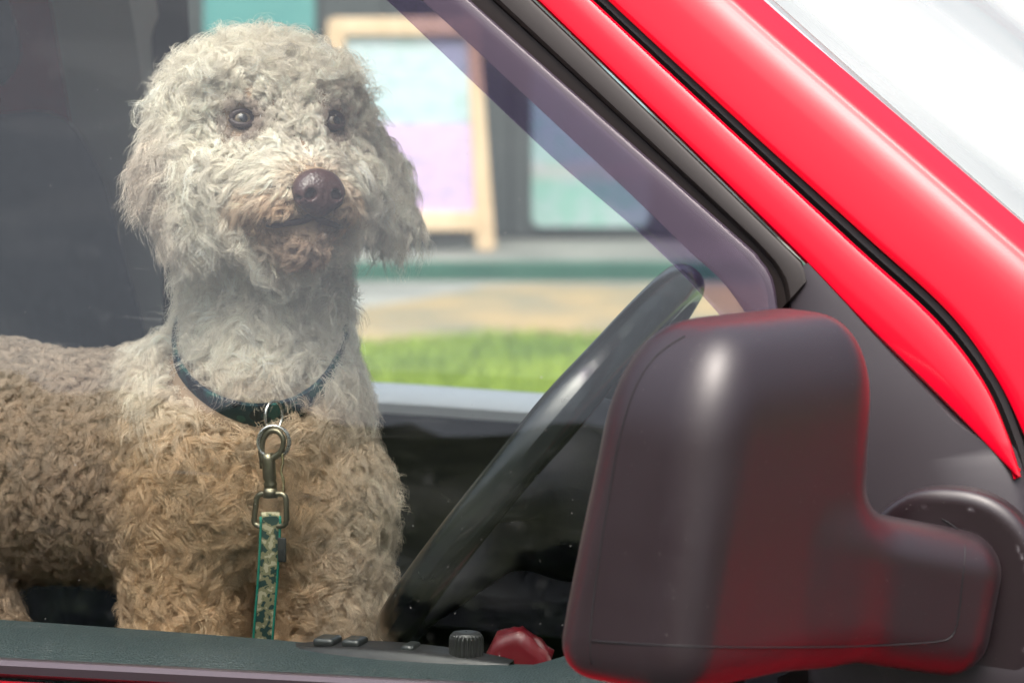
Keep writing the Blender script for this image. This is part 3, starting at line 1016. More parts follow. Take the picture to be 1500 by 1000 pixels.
# far door: capping under the window, painted pale for reflected window light, dark card below
far_top = [(-420, 548), (300, 556), (520, 558), (770, 574), (1000, 590), (1500, 622)]
rt = resample(far_top, 40)
rows, rows2 = [], []
for i in range(40):
    p = on_y(rt[i][0], rt[i][1], 1.40)
    q = on_y(rt[i][0], rt[i][1] + 30, 1.35)
    rows.append([p + np.array([0, 0.03, -0.03]), p + np.array([0, 0.012, -0.002]), p, p * 0.6 + q * 0.4 + np.array([0, 0, 0.004]), q * 0.9 + p * 0.1 + np.array([0, 0, 0.003]), q, q + np.array([0, -0.002, -0.012])])
    rows2.append([q + np.array([0, 0.004, -0.004]), q + np.array([0, -0.004, -0.03]), q + np.array([0, 0.012, -0.06]), q + np.array([0, 0.02, -0.18]), q + np.array([0, -0.03, -0.22]), q + np.array([0, -0.04, -0.26]), q + np.array([0, 0.01, -0.30]), q + np.array([0, 0.03, -0.6])])
grid_mesh('door_capping', rows, mat('lit_capping', (0.82, 0.84, 0.83), 0.25, 0, 0.6, 0.5, 0.1), van, 0.01, hint=(0, -1, 1))
grid_mesh('door_card', rows2, M['dark_trim'], van, 0.006, hint=(0, -1, 0))

# seats
def seat(yc):
    s = empty('seat', van)
    def add(name, f, lo, hi, res, m):
        V, F = surface_nets(f, lo, hi, res)
        return link_mesh(name, V, F, m, s)
    th = math.radians(14)
    R = np.array([[math.cos(th), 0, -math.sin(th)], [0, 1, 0], [math.sin(th), 0, math.cos(th)]])
    cb = np.array([-1.015, yc, 1.02])
    fb = lambda p: smin(d_rbox(p, cb, (0.07, 0.235, 0.34), 0.06, R), np.minimum(d_cap(p, cb + R @ np.array([0.03, 0.20, -0.26]), cb + R @ np.array([0.03, 0.17, 0.22]), 0.06, 0.05), d_cap(p, cb + R @ np.array([0.03, -0.20, -0.26]), cb + R @ np.array([0.03, -0.17, 0.22]), 0.06, 0.05)), 0.05)
    add('backrest', fb, (-1.30, yc - 0.30, 0.62), (-0.80, yc + 0.30, 1.42), 0.018, M['seat'])
    fc = lambda p: smin(d_rbox(p, (-0.66, yc, 0.60), (0.27, 0.245, 0.075), 0.06), np.minimum(d_cap(p, (-0.88, yc - 0.2, 0.63), (-0.45, yc - 0.2, 0.645), 0.06, 0.05), d_cap(p, (-0.88, yc + 0.2, 0.63), (-0.45, yc + 0.2, 0.645), 0.06, 0.05)), 0.05)
    add('seat_cushion', fc, (-1.0, yc - 0.31, 0.48), (-0.34, yc + 0.31, 0.74), 0.018, M['seat'])
    ch = np.array([-1.115, yc, 1.475])
    fh = lambda p: d_rbox(p, ch, (0.05, 0.135, 0.095), 0.045, R)
    add('headrest', fh, (-1.26, yc - 0.2, 1.32), (-0.96, yc + 0.2, 1.63), 0.014, M['seat'])
    for d in (-0.06, 0.06):
        tube('headrest_post', [(-1.105, yc + d, 1.30), (-1.115, yc + d, 1.42)], 0.007, M['steel'], s, 8)
    box('seat_base', (-0.92, yc - 0.22, 0.371), (-0.46, yc + 0.22, 0.535), M['dark_trim'], s, 0.01)
    return s
seat(0.37)
seat(1.08)
# seat belt hanging on the far pillar
rr = [(-0.935, 1.33, 1.62), (-0.93, 1.34, 1.4), (-0.93, 1.36, 1.1), (-0.95, 1.38, 0.8)]
tube('seat_belt', resample(rr, 20), 0.02, M['rubber'], van, 12, flat=(0.048, 0.003, (0.2, -1, 0)))

# --- steering wheel
sw = empty('steering_wheel', van)
wc = on_y(793, 668, 0.34)
tt = math.radians(39)
wu = np.array([math.sin(tt), 0, math.cos(tt)])      # towards the top of the rim
wnn = np.array([-math.cos(tt), -0.12, math.sin(tt)])
wnn /= np.linalg.norm(wnn)
wu = wu - wnn * (wu @ wnn)
wu /= np.linalg.norm(wu)
wy = np.cross(wnn, wu)
wy = wy if wy[1] > 0 else -wy    # towards the driver
Rr, rr_ = 0.203, 0.0165
rows = []
for k in range(97):
    t = 2 * math.pi * k / 96
    rad = wu * math.cos(t) + wy * math.sin(t)
    # slight thumb swell near ten and two
    sw_ = 1 + 0.12 * (math.exp(-((abs((t + math.pi) % (2 * math.pi) - math.pi) - 1.05) / 0.22) ** 2))
    rows.append([wc + rad * (Rr + rr_ * sw_ * math.cos(q)) + wnn * rr_ * 1.15 * sw_ * math.sin(q) for q in np.linspace(0, 2 * math.pi, 21)])
recalc(grid_mesh('rim', rows, M['wheel'], sw, 0))
hub_f = lambda p: smin(smin(d_ell(p, wc - wnn * 0.045, (0.085, 0.085, 0.085)), d_cap(p, wc - wnn * 0.04, wc + wy * 0.195 - wnn * 0.004, 0.028, 0.014), 0.03),
                       smin(d_cap(p, wc - wnn * 0.04, wc - wy * 0.195 - wnn * 0.004, 0.028, 0.014), d_cap(p, wc - wnn * 0.04, wc - wu * 0.195 - wnn * 0.004, 0.03, 0.015), 0.03), 0.03)
V, F = surface_nets(lambda p: np.maximum(hub_f(p), (p - wc) @ wnn - 0.012), wc - 0.23, wc + 0.23, 0.010)
link_mesh('hub_and_spokes', V, F, M['dark_trim'], sw)
tube('steering_column', [wc - wnn * 0.06, wc - wnn * 0.42], [0.045, 0.06], M['dark_trim'], van, 20)

# --- switch panel on the door shelf: oval plate, buttons, ribbed mirror knob
swp = empty('switch_panel', van)
def shelf(px, py, up=0.0):
    p = on_y(px, py, 0.092)
    return p + np.array([0, 0, up])
pl = resample([(425, 946), (560, 953), (690, 965), (750, 970)], 24)
rows = []
for i in range(24):
    t = i / 23
    w = 0.032 * math.sin(math.pi * min(max(t * 0.96 + 0.02, 0), 1)) ** 0.35
    c = shelf(pl[i][0], pl[i][1] + 3)
    h = 0.007 * math.sin(math.pi * (t * 0.94 + 0.03)) ** 0.5
    rows.append([c + np.array([0, -w * 0.8, -0.008]), c + np.array([0, -w * 0.72, h * 0.8]), c + np.array([0, -w * 0.4, h]), c + np.array([0, w * 0.4, h + 0.001]), c + np.array([0, w * 0.5, -0.006])])
grid_mesh('plate', rows, mat('gloss_plate', (0.010, 0.010, 0.011), 0.5), swp, 0)
for (px, py, w) in ((480, 938, 34), (520, 940, 30), (602, 948, 20)):
    c = shelf(px, py, 0.0)
    hw = w * 0.00028
    f = lambda p, c=c, hw=hw: d_rbox(p, c, (hw, 0.012, 0.004), 0.003)
    V, F = surface_nets(f, c - 0.03, c + 0.03, 0.0025)
    link_mesh('window_switch', V, F, mat('switch_plastic', (0.02, 0.022, 0.022), 0.35), swp)
kc = shelf(683, 961)
rows = []
for k in range(97):
    t = 2 * math.pi * k / 96
    rb = 0.0008 * (1 if (k // 2) % 2 else -1)
    r = []
    for rad, z, rib in ((0.001, 0.0215, 0), (0.008, 0.0213, 0), (0.0115, 0.0205, 0), (0.0132, 0.0185, 0.4), (0.0138, 0.016, 1), (0.014, 0.004, 1), (0.0135, 0.001, 0.5), (0.012, -0.004, 0)):
        q = rad + rb * rib
        r.append(kc + np.array([q * math.cos(t), q * math.sin(t), z]))
    rows.append(r)
grid_mesh('mirror_knob', rows, mat('knob_rubber', (0.016, 0.016, 0.016), 0.42), swp, 0, smooth=False)

# --- door mirror
mir = empty('door_mirror', van)
sweep = math.radians(25)
lx = np.array([-math.sin(sweep), -math.cos(sweep), 0.0])
tx = np.array([math.cos(sweep), -math.sin(sweep), 0.0])
zx = np.array([0, 0, 1.0])
MR = np.stack([lx, tx, zx], 1)
mc = on_y(1068, 722, -0.150)
base_c = S(1392, 872, 0.0)
arm_a = mc + lx * -0.05 - zx * 0.066 + tx * 0.012
arm_b = np.array([base_c[0], base_c[1] - 0.012, base_c[2] - 0.002])
def body_sdf(p):
    q = (p - mc) @ MR
    v = q[:, 2]
    k = 1.0 + 0.55 * (v - 0.0) - 0.0            # narrower towards the top
    k = 1.0 / (1.0 - 0.62 * v)
    ql = (q[:, 0] + 0.10 * v) * np.clip(2 - 1.0 / k, 0.6, 1.5)
    ql = (q[:, 0] + 0.16 * v) / (1.0 - 0.35 * v)
    qt = (q[:, 1] - 0.02 * v) / (1.0 - 0.45 * v)
    crown = 0.10 * (qt + 0.02) ** 2 * 10 + 0.9 * np.clip(ql - 0.03, 0, 1) ** 2 * 3
    qq = np.stack([ql, qt, v + np.where(v > 0, crown * 0.8, 0)], 1)
    h = np.array([0.106, 0.066, 0.133])
    r = 0.036 + 0.018 / (1 + np.exp(-v / 0.035))
    # front side (qt > 0) rounder than the glass side
    a = np.abs(qq) - (h[None] - r[:, None])
    rz = 0.078
    a[:, 2] = np.where(v > 0, (v + crown * 0.8 - (h[2] - rz)) * r / rz, a[:, 2])
    m_ = np.maximum(a, 0)
    e = 2.35
    d = (m_[:, 0] ** e + m_[:, 1] ** e + m_[:, 2] ** e) ** (1 / e) + np.minimum(a.max(1), 0) - r
    d = d * 0.85
    return d
def arm_sdf(p):
    ba = arm_b - arm_a
    L_ = np.linalg.norm(ba)
    e1 = ba / L_
    e2 = np.cross(zx, e1); e2 /= np.linalg.norm(e2)
    e3 = np.cross(e1, e2)
    return d_rbox(p, (arm_a + arm_b) / 2, (L_ / 2 + 0.03, 0.046, 0.057), 0.034, np.stack([e1, e2, e3], 1))
def boss_sdf(p):
    c = np.array([base_c[0] + 0.002, base_c[1] + 0.004, base_c[2] - 0.002])
    ca, sa = math.cos(-0.2), math.sin(-0.2)
    q = p - c
    return d_rbox(p, c, (0.066, 0.026, 0.077), 0.024) 
def boss_sdf(p):
    c = np.array([base_c[0] + 0.000, base_c[1] + 0.004, base_c[2] - 0.004])
    q = np.abs(p - c)
    e = 2.3
    rxy = ((q[:, 0] / 0.077) ** e + (q[:, 2] / 0.090) ** e) ** (1 / e)
    prof = (rxy - 1) * 0.072
    dy = q[:, 1] - 0.016
    m1, m2 = np.maximum(prof + 0.010, 0), np.maximum(dy + 0.010, 0)
    return np.sqrt(m1 ** 2 + m2 ** 2) + np.minimum(np.maximum(prof + 0.010, dy + 0.010), 0) - 0.010
def mirror_sdf(p):
    return smin(body_sdf(p), arm_sdf(p), 0.026)
lo = np.minimum(mc - 0.19, base_c - 0.10)
hi = np.maximum(mc + 0.19, base_c + 0.10)
V, F = surface_nets(mirror_sdf, lo, hi, 0.0045)
shell = link_mesh('housing', V, F, M['housing'], mir)
V, F = surface_nets(boss_sdf, base_c - 0.12, base_c + 0.12, 0.003)
link_mesh('mirror_base', V, F, M['housing'], mir)

def march(f, px, py, t0=2.0, t1=3.6):
    d = ray(px, py)
    t = t0
    for _ in range(200):
        v = f((EYE + d * t)[None])[0]
        if v < 2e-4:
            return EYE + d * t
        t += max(v * 0.7, 4e-4)
        if t > t1:
            return None
    return EYE + d * t
def seam(name, pix, f, n, w, parent, lift=0.0):
    pts = [march(f, *p) for p in resample(pix, n)]
    pts = [p for p in pts if p is not None]
    if len(pts) > 3:
        P = np.array(pts)
        for _ in range(2):
            P[1:-1] = 0.25 * P[:-2] + 0.5 * P[1:-1] + 0.25 * P[2:]
        return tube(name, P, w, M['rubber'], parent, 6)
allm = lambda p: np.minimum(mirror_sdf(p), boss_sdf(p))
seam('bezel_seam', [(1003, 492), (962, 520), (930, 568), (908, 640), (893, 720), (880, 800), (869, 880), (864, 940), (866, 972)], mirror_sdf, 50, 0.0007, mir)
seam('cap_seam', [(866, 938), (960, 944), (1100, 948), (1270, 946), (1380, 939), (1396, 932), (1404, 905), (1412, 830), (1414, 800), (1404, 775), (1380, 760)], allm, 80, 0.0007, mir)
# mirror glass on the rear side
gl = []
for i in range(13):
    a = 2 * math.pi * i / 12
rows = []
for s in np.linspace(0, 1, 8):
    r = []
    for k in range(33):
        a = 2 * math.pi * k / 32
        ca, sa = math.cos(a), math.sin(a)
        vv = math.copysign(abs(sa) ** 0.45, sa) * 0.095 * s - 0.006
        r.append(mc + lx * (math.copysign(abs(ca) ** 0.45, ca) * 0.070 * s - 0.16 * vv) + zx * vv - tx * (0.0645 - 0.05 * vv))
    rows.append(r)
grid_mesh('mirror_glass', rows, M['mirror_glass'], mir, 0.003)

# ================================================================== DOG
K = 0.00062                       # metres per picture pixel at the dog
HY = 0.335                        # lengthwise plane through the head
HC = on_y(386, 210, HY)           # skull centre
TOC = -FWD
hyaw, hpit = math.radians(26), math.radians(5)
HF = RIGHT * math.sin(hyaw) + TOC * math.cos(hyaw)
HL = RIGHT * math.cos(hyaw) - TOC * math.sin(hyaw)
HU0 = np.cross(HF, HL) * -1.0
if HU0 @ UP < 0:
    HU0 = -HU0
HF, HU = HF * math.cos(hpit) + HU0 * math.sin(hpit), HU0 * math.cos(hpit) - HF * math.sin(hpit)
HB = np.stack([HF, HL, HU], 1)
def hp(f, l, u):
    return HC + (HF * f + HL * l + HU * u) * K
def hl(p):
    """world -> head frame in picture pixels"""
    return ((p - HC) @ HB) / K
def dp(px, py, y):
    return on_y(px, py, y)

NECK_T, NECK_B = dp(385, 330, 0.36), dp(385, 560, 0.355)
CHEST = dp(372, 700, 0.345)
EYES = [hp(94, -71, 20), hp(96, 70, 20)]
NOSE = hp(198, 0, -96)
def head_sdf(p):
    d = d_ell(p, hp(0, 0, 14), np.array([112, 120, 100]) * K, HB)
    d = smin(d, d_ell(p, hp(-5, 0, 50), np.array([92, 102, 62]) * K, HB), 0.03)                 # topknot
    d = smin(d, d_ell(p, hp(45, 0, 0), np.array([66, 84, 66]) * K, HB), 0.025)
    for s in (-1, 1):
        d = smin(d, d_ell(p, hp(68, 60 * s, 52), np.array([36, 40, 24]) * K, HB), 0.018)        # brows
        d = smin(d, d_ell(p, hp(50, 72 * s, -66), np.array([60, 46, 60]) * K, HB), 0.025)       # cheeks
        d = smin(d, d_ell(p, hp(118, 34 * s, -106), np.array([66, 44, 46]) * K, HB), 0.022)      # flews
    d = smin(d, d_cap(p, hp(70, 0, -30), hp(172, 0, -84), 52 * K, 34 * K), 0.024)               # muzzle
    d = smin(d, d_cap(p, hp(60, 0, -118), hp(144, 0, -160), 48 * K, 30 * K), 0.012)             # lower jaw
    for e in EYES:
        d = -smin(-d, np.linalg.norm(p - (e + HF * 9 * K), axis=-1) - 15 * K, 0.008)            # sockets
    return d
EAR = []
for s in (-1, 1):
    if s < 0:
        EAR.append((hp(-8, -122, 34), hp(10, -136, -40), hp(26, -130, -122)))
    else:
        EAR.append((hp(-18, 152, 36), hp(-22, 186, -40), hp(-2, 206, -108)))
def ears_sdf(p):
    d = None
    for a, b, c in EAR:
        e = smin(d_cap(p, a, b, 24 * K, 30 * K), d_cap(p, b, c, 30 * K, 26 * K), 0.015)
        d = e if d is None else np.minimum(d, e)
    return d
def body_sdf(p):
    d = d_cap(p, NECK_T, NECK_B, 94 * K, 104 * K)
    d = smin(d, d_ell(p, dp(370, 655, 0.355), np.array([136, 148, 170]) * K), 0.05)             # chest
    d = smin(d, d_cap(p, dp(310, 688, 0.37), dp(-40, 674, 0.385), 164 * K, 162 * K), 0.07)       # ribcage
    d = smin(d, d_cap(p, dp(-40, 674, 0.385), dp(-300, 676, 0.395), 162 * K, 156 * K), 0.05)     # loin and croup
    d = smin(d, d_cap(p, dp(268, 730, 0.31), dp(272, 1000, 0.29), 84 * K, 66 * K), 0.03)         # near foreleg
    d = smin(d, d_cap(p, dp(268, 990, 0.29), dp(270, 1160, 0.28), 60 * K, 48 * K), 0.02)
    d = smin(d, d_cap(p, dp(478, 720, 0.36), dp(476, 1000, 0.36), 76 * K, 60 * K), 0.03)         # far foreleg
    d = smin(d, d_cap(p, dp(476, 990, 0.36), dp(476, 1145, 0.36), 56 * K, 46 * K), 0.02)
    # haunches and hind legs (knee forward, hock back)
    for yy in (0.30, 0.47):
        hip = dp(-190, 760, yy)
        kn = hip + np.array([0.12, 0, -0.15])
        hk = hip + np.array([-0.06, 0, -0.22])
        ft = np.array([hk[0] + 0.05, yy, 0.69])
        d = smin(d, d_cap(p, hip, kn, 0.085, 0.055), 0.04)
        d = smin(d, d_cap(p, kn, hk, 0.05, 0.034), 0.02)
        d = smin(d, d_cap(p, hk, ft, 0.03, 0.028), 0.015)
    tl_ = dp(-440, 600, 0.39)
    d = smin(d, d_cap(p, tl_, tl_ + np.array([-0.10, 0, 0.10]), 0.03, 0.025), 0.02)
    return d
def paws_sdf(p, d):
    for (px, yy, zz) in ((270, 0.28, 0.0), (476, 0.36, 0.0)):
        c = dp(px, 1150, yy)
        d = smin(d, d_ell(p, np.array([c[0] + 0.02, c[1] - 0.01, 0.70]), (0.05, 0.038, 0.03)), 0.02)
    return d
def dog_sdf(p):
    d = smin(head_sdf(p), body_sdf(p), 0.035)
    d = smin(d, ears_sdf(p), 0.012)
    return paws_sdf(p, d)

M['skin'] = mat('dog_skin', (0.30, 0.21, 0.14), 0.8, 0, 0.2)
lo_d = np.array([-1.02, 0.12, 0.62])
hi_d = np.array([HC[0] + 0.25, 0.62, HC[2] + 0.16])
DV, DF = surface_nets(dog_sdf, lo_d, hi_d, 0.0078)
dog = link_mesh('dog', DV, DF, M['skin'])
tag(dog, 'curly cream and tan dog standing on the driver seat behind the window', 'dog')

# --- eyes: ball, iris and pupil in one procedural material, dark lids
def eye_mat():
    m = mat('dog_eye', (0.1, 0.06, 0.03), 0.14, 0, 0.5, 0.35, 0.04)
    N, L, b = nodes(m)
    tc = N.new('ShaderNodeTexCoord')
    vl = N.new('ShaderNodeVectorMath'); vl.operation = 'LENGTH'
    sp = N.new('ShaderNodeSeparateXYZ'); cb = N.new('ShaderNodeCombineXYZ')
    L.new(tc.outputs['Object'], sp.inputs[0])
    L.new(sp.outputs['X'], cb.inputs['X']); L.new(sp.outputs['Y'], cb.inputs['Y'])
    L.new(cb.outputs[0], vl.inputs[0])
    mr = N.new('ShaderNodeMath'); mr.operation = 'DIVIDE'; mr.inputs[1].default_value = 0.0096
    L.new(vl.outputs['Value'], mr.inputs[0])
    r = ramp(m, mr.outputs[0], [(0.0, (0.006, 0.006, 0.008)), (0.40, (0.008, 0.007, 0.008)), (0.46, (0.09, 0.07, 0.045)), (0.70, (0.17, 0.13, 0.085)), (0.78, (0.04, 0.025, 0.018)), (0.9, (0.05, 0.035, 0.03))])
    L.new(r.outputs[0], b.inputs['Base Color'])
    return m
M['eye'] = eye_mat()
M['lid'] = mat('eyelid_skin', (0.035, 0.02, 0.018), 0.45, 0, 0.4)
for ei, e in enumerate(EYES):
    me = bpy.data.meshes.new('eye')
    bm = bmesh.new()
    bmesh.ops.create_uvsphere(bm, u_segments=32, v_segments=20, radius=0.0096)
    for fc in bm.faces:
        fc.smooth = True
    bm.to_mesh(me); bm.free()
    me.materials.append(M['eye'])
    eo = bpy.data.objects.new('eye', me)
    COL.objects.link(eo)
    look = (HF * 0.90 + HU * 0.10 + RIGHT * 0.10 + (HL * (-0.20 if ei == 0 else 0.20)))
    look /= np.linalg.norm(look)
    eo.rotation_euler = Vector(look).to_track_quat('Z', 'Y').to_euler()
    eo.location = e - HF * 4 * K
    eo.parent = dog
    # lids: almond rim around the ball
    rim = []
    ax = np.cross(HU, look); ax /= np.linalg.norm(ax)
    ay = np.cross(look, ax)
    for k in range(33):
        t = 2 * math.pi * k / 32
        x, y = 0.0106 * math.cos(t), 0.0066 * math.sin(t) * (1.05 if math.sin(t) > 0 else 0.95)
        zz = math.sqrt(max(0.0102 ** 2 - x * x * 0.75 - y * y, 1e-6))
        rim.append(np.array(eo.location) + ax * x + ay * y + look * zz * 0.92)
    tube('eyelid', rim[:-1], 0.0026, M['lid'], eo, 8, closed=True).matrix_parent_inverse = Matrix.LocRotScale(eo.location, eo.rotation_euler.to_quaternion(), None).inverted()

# --- nose leather
M['nose'] = bump(mat('nose_leather', (0.055, 0.025, 0.024), 0.32, 0, 0.5), 420, 0.4, 0.001, kind='voronoi')
def nose_sdf(p):
    q = hl(p) - np.array([198, 0, -96])
    pp = q * K
    d = d_ell(pp, (0, 0, 0.003), np.array([25, 37, 28]) * K)
    d = smin(d, d_ell(pp, (0, 0, -12 * K), np.array([20, 25, 26]) * K), 0.008)
    for s in (-1, 1):
        d = smin(d, d_ell(pp, np.array([6, 22 * s, -6]) * K, np.array([16, 17, 19]) * K), 0.006)
        d = -smin(-d, d_ell(pp, np.array([19, 19 * s, -7]) * K, np.array([13, 7.5, 7.5]) * K), 0.003)
        d = -smin(-d, d_cap(pp, np.array([16, 22 * s, -9]) * K, np.array([8, 38 * s, -12]) * K, 4.5 * K, 3.2 * K), 0.003)
    d = -smin(-d, d_cap(pp, np.array([25, 0, -4]) * K, np.array([20, 0, -40]) * K, 1.6 * K, 1.6 * K), 0.002)
    return d
V, F = surface_nets(nose_sdf, NOSE - 48 * K, NOSE + 48 * K, 0.0016)
link_mesh('nose', V, F, M['nose'], dog)
# mouth line (dark lips)
lip = [hp(180, 0, -128), hp(178, 14, -137), hp(170, 34, -142), hp(158, 44, -140), hp(142, 54, -134)]
lipm = [hp(180, 0, -128), hp(178, -14, -137), hp(170, -34, -142), hp(158, -44, -140), hp(142, -54, -134)]
lp = resample(lipm[::-1] + lip[1:], 40)
for _ in range(8):
    g_ = grad(dog_sdf, lp, 1e-3)
    lp = lp - g_ * dog_sdf(lp)[:, None] / np.maximum((g_ * g_).sum(1), 0.2)[:, None]
lp = resample(lp, 40)
tube('lip', lp, np.interp(np.linspace(-1, 1, 40), [-1, 0, 1], [0.0018, 0.0046, 0.0018]), mat('lip_skin', (0.05, 0.028, 0.028), 0.4, 0, 0.4), dog, 10)

# ================================================================== COLLAR AND LEAD
CC = dp(388, 474, 0.358)
def collar_pt(t, lift=0.016):
    d = RIGHT * math.cos(t) * 0.9 + (TOC - UP * 0.98) * math.sin(t)
    d = d / np.linalg.norm(d)
    s_ = 0.02
    for _ in range(60):
        v = smin(d_cap((CC + d * s_)[None], NECK_T, NECK_B, 94 * K, 104 * K), d_ell((CC + d * s_)[None], dp(372, 655, 0.355), np.array([142, 150, 170]) * K), 0.03)[0] - lift
        s_ -= v * 0.7
    s_ = min(s_, (126 + 70 * max(0.0, math.sin(t))) * K)
    return CC + d * s_
CP = np.array([collar_pt(t) for t in np.linspace(0, 2 * math.pi, 72, endpoint=False)])
for _ in range(6):
    CP = 0.25 * np.roll(CP, 1, 0) + 0.5 * CP + 0.25 * np.roll(CP, -1, 0)
CAX = np.cross(RIGHT, TOC - UP * 0.98)
CAX /= np.linalg.norm(CAX)
def camo(name, c0, c1, c2, scale):
    m = mat(name, c0, 0.75, 0, 0.2)
    N, L, b = nodes(m)
    t = noise(m, scale, 1.5)
    r = ramp(m, t.outputs['Fac'], [(0.0, c2), (0.43, c2), (0.45, c0), (0.56, c0), (0.58, c1)])
    r.color_ramp.interpolation = 'CONSTANT'
    L.new(r.outputs[0], b.inputs['Base Color'])
    w = N.new('ShaderNodeTexWave'); w.inputs['Scale'].default_value = 900.0
    tc = N.new('ShaderNodeTexCoord'); L.new(tc.outputs['Object'], w.inputs['Vector'])
    bp = N.new('ShaderNodeBump'); bp.inputs['Strength'].default_value = 0.25; bp.inputs['Distance'].default_value = 0.0005
    L.new(w.outputs['Fac'], bp.inputs['Height']); L.new(bp.outputs[0], b.inputs['Normal'])
    return m
M['collar_web'] = camo('collar_webbing', (0.012, 0.035, 0.045), (0.018, 0.075, 0.065), (0.006, 0.010, 0.018), 60)
M['lead_web'] = camo('lead_webbing', (0.17, 0.16, 0.09), (0.33, 0.30, 0.20), (0.02, 0.045, 0.04), 150)
M['lead_edge'] = mat('lead_edge', (0.01, 0.13, 0.09), 0.7, 0, 0.25)
collar = empty('dog_collar')
tag(collar, 'dark green and navy webbing collar round the neck of the dog', 'collar')
rows = []
for i in range(73):
    p = CP[i % 72]
    out = p - CC
    out = out - CAX * (out @ CAX)
    out /= np.linalg.norm(out)
    rows.append([p + CAX * w * 0.0140 + out * h for w, h in ((-1, -0.001), (-0.98, 0.0008), (-0.8, 0.0014), (0, 0.0016), (0.8, 0.0014), (0.98, 0.0008), (1, -0.001))])
grid_mesh('webbing', rows, M['collar_web'], collar, 0.0022, flip=True)
LY = 0.222
front = min(CP, key=lambda p: p[2])
def lpx(px, py, y=None):
    return on_y(px, py, LY if y is None else y)
FY = min(front[1] - 0.004, LY + 0.02)
def arc_pts(c, rx, rz, n=40, y_amp=0.0):
    return [np.array([c[0] + rx * math.cos(t) * math.cos(YAW), c[1] + rx * math.cos(t) * math.sin(YAW) + y_amp * math.sin(t), c[2] + rz * math.sin(t)]) for t in np.linspace(0, 2 * math.pi, n, endpoint=False)]
# D-ring of the collar, edge on
dc = (lpx(399, 592, FY) + lpx(403, 626, LY)) / 2
tube('ring', [np.array([dc[0] + 0.003 * math.cos(t), dc[1] + 0.012 * math.cos(t), dc[2] + 0.0135 * math.sin(t)]) for t in np.linspace(0, 2 * math.pi, 32, endpoint=False)], 0.0013, M['steel'], collar, 8, closed=True)
rc = lpx(400, 647)
tube('ring', arc_pts(rc, 0.0138, 0.0145), 0.00135, M['steel'], collar, 10, closed=True)
tube('ring', arc_pts(rc + np.array([0.0004, 0.0026, -0.0004]), 0.0138, 0.0145), 0.00120, M['steel'], collar, 10, closed=True)

lead = empty('dog_lead')
tag(lead, 'camouflage webbing lead with green edges clipped to the dog collar ring', 'lead')
clip = empty('snap_hook', lead)
tube('hook', resample([lpx(386, 676), lpx(383, 660), lpx(385, 644), lpx(394, 632), lpx(407, 632), lpx(415, 644), lpx(412, 660), lpx(402, 669), lpx(393, 672)], 40), np.interp(np.linspace(0, 1, 40), [0, 0.2, 0.7, 1], [0.0034, 0.0030, 0.0024, 0.0034]), M['brass'], clip, 10)
tube('barrel', [lpx(392, 664), lpx(393, 672), lpx(395, 700), lpx(396, 704), lpx(396, 708), lpx(396.5, 718)], [0.0052, 0.0062, 0.0062, 0.0050, 0.0062, 0.0054], M['brass'], clip, 16)
tube('thumb_slide', [lpx(383, 672), lpx(384, 686)], [0.0022, 0.0022], M['brass'], clip, 8)
tube('spring_pin', resample([lpx(413, 662), lpx(414.5, 676), lpx(412, 690), lpx(415, 704), lpx(415, 722)], 20), 0.0013, mat('gilt', (0.7, 0.58, 0.34), 0.25, 1.0), clip, 8)
sq = []
for cx, cy, a0 in ((411, 731, 0), (384, 731, 90), (380, 762, 180), (412, 762, 270)):
    for a in (0, 30, 60, 90):
        t = math.radians(a0 + a)
        sq.append(lpx(cx + 8 * math.cos(t), cy - 8 * math.sin(t)))
tube('swivel_loop', sq, 0.0026, M['brass'], clip, 10, closed=True)
tube('swivel_neck', [lpx(396, 714), lpx(396, 728)], [0.0062, 0.0068], M['brass'], clip, 14)
st = resample([lpx(396, 756, LY - 0.0055), lpx(396, 775, LY - 0.005), lpx(392, 850, LY - 0.002), lpx(385, 940, LY + 0.004), lpx(380, 1060, LY + 0.02)], 40)
SX = np.array([math.cos(YAW + 0.25), math.sin(YAW + 0.25), 0.0])
def ribbon(name, P_, hw0, hw1, th, m, par):
    rr = []
    for p in P_:
        rr.append([p + SX * hw0, p + SX * (hw0 + hw1) / 2 + np.array([0, -th * 0.3, 0]), p + SX * hw1])
    return grid_mesh(name, rr, m, par, th)
ribbon('strap', st, -0.0082, 0.0082, 0.0018, M['lead_web'], lead)
for sgn in (-1, 1):
    tube('strap_edge', st + SX * sgn * 0.0088, 0.0012, M['lead_edge'], lead, 8)
st2 = resample([lpx(396, 756, LY + 0.0035), lpx(397, 775, LY + 0.003), lpx(394, 850, LY + 0.001)], 16)
ribbon('strap_return', st2, -0.0082, 0.0082, 0.0018, M['lead_web'], lead)
tube('strap_bend', [lpx(396, 757, LY) + SX * a for a in np.linspace(-0.0082, 0.0082, 6)], 0.0048, M['lead_web'], lead, 14)
tg = lpx(413, 805, LY - 0.003)
box('sewn_tag', tg + np.array([-0.004, -0.001, -0.011]), tg + np.array([0.004, 0.001, 0.011]), mat('tag_black', (0.008, 0.008, 0.009), 0.5), lead, 0.0008)

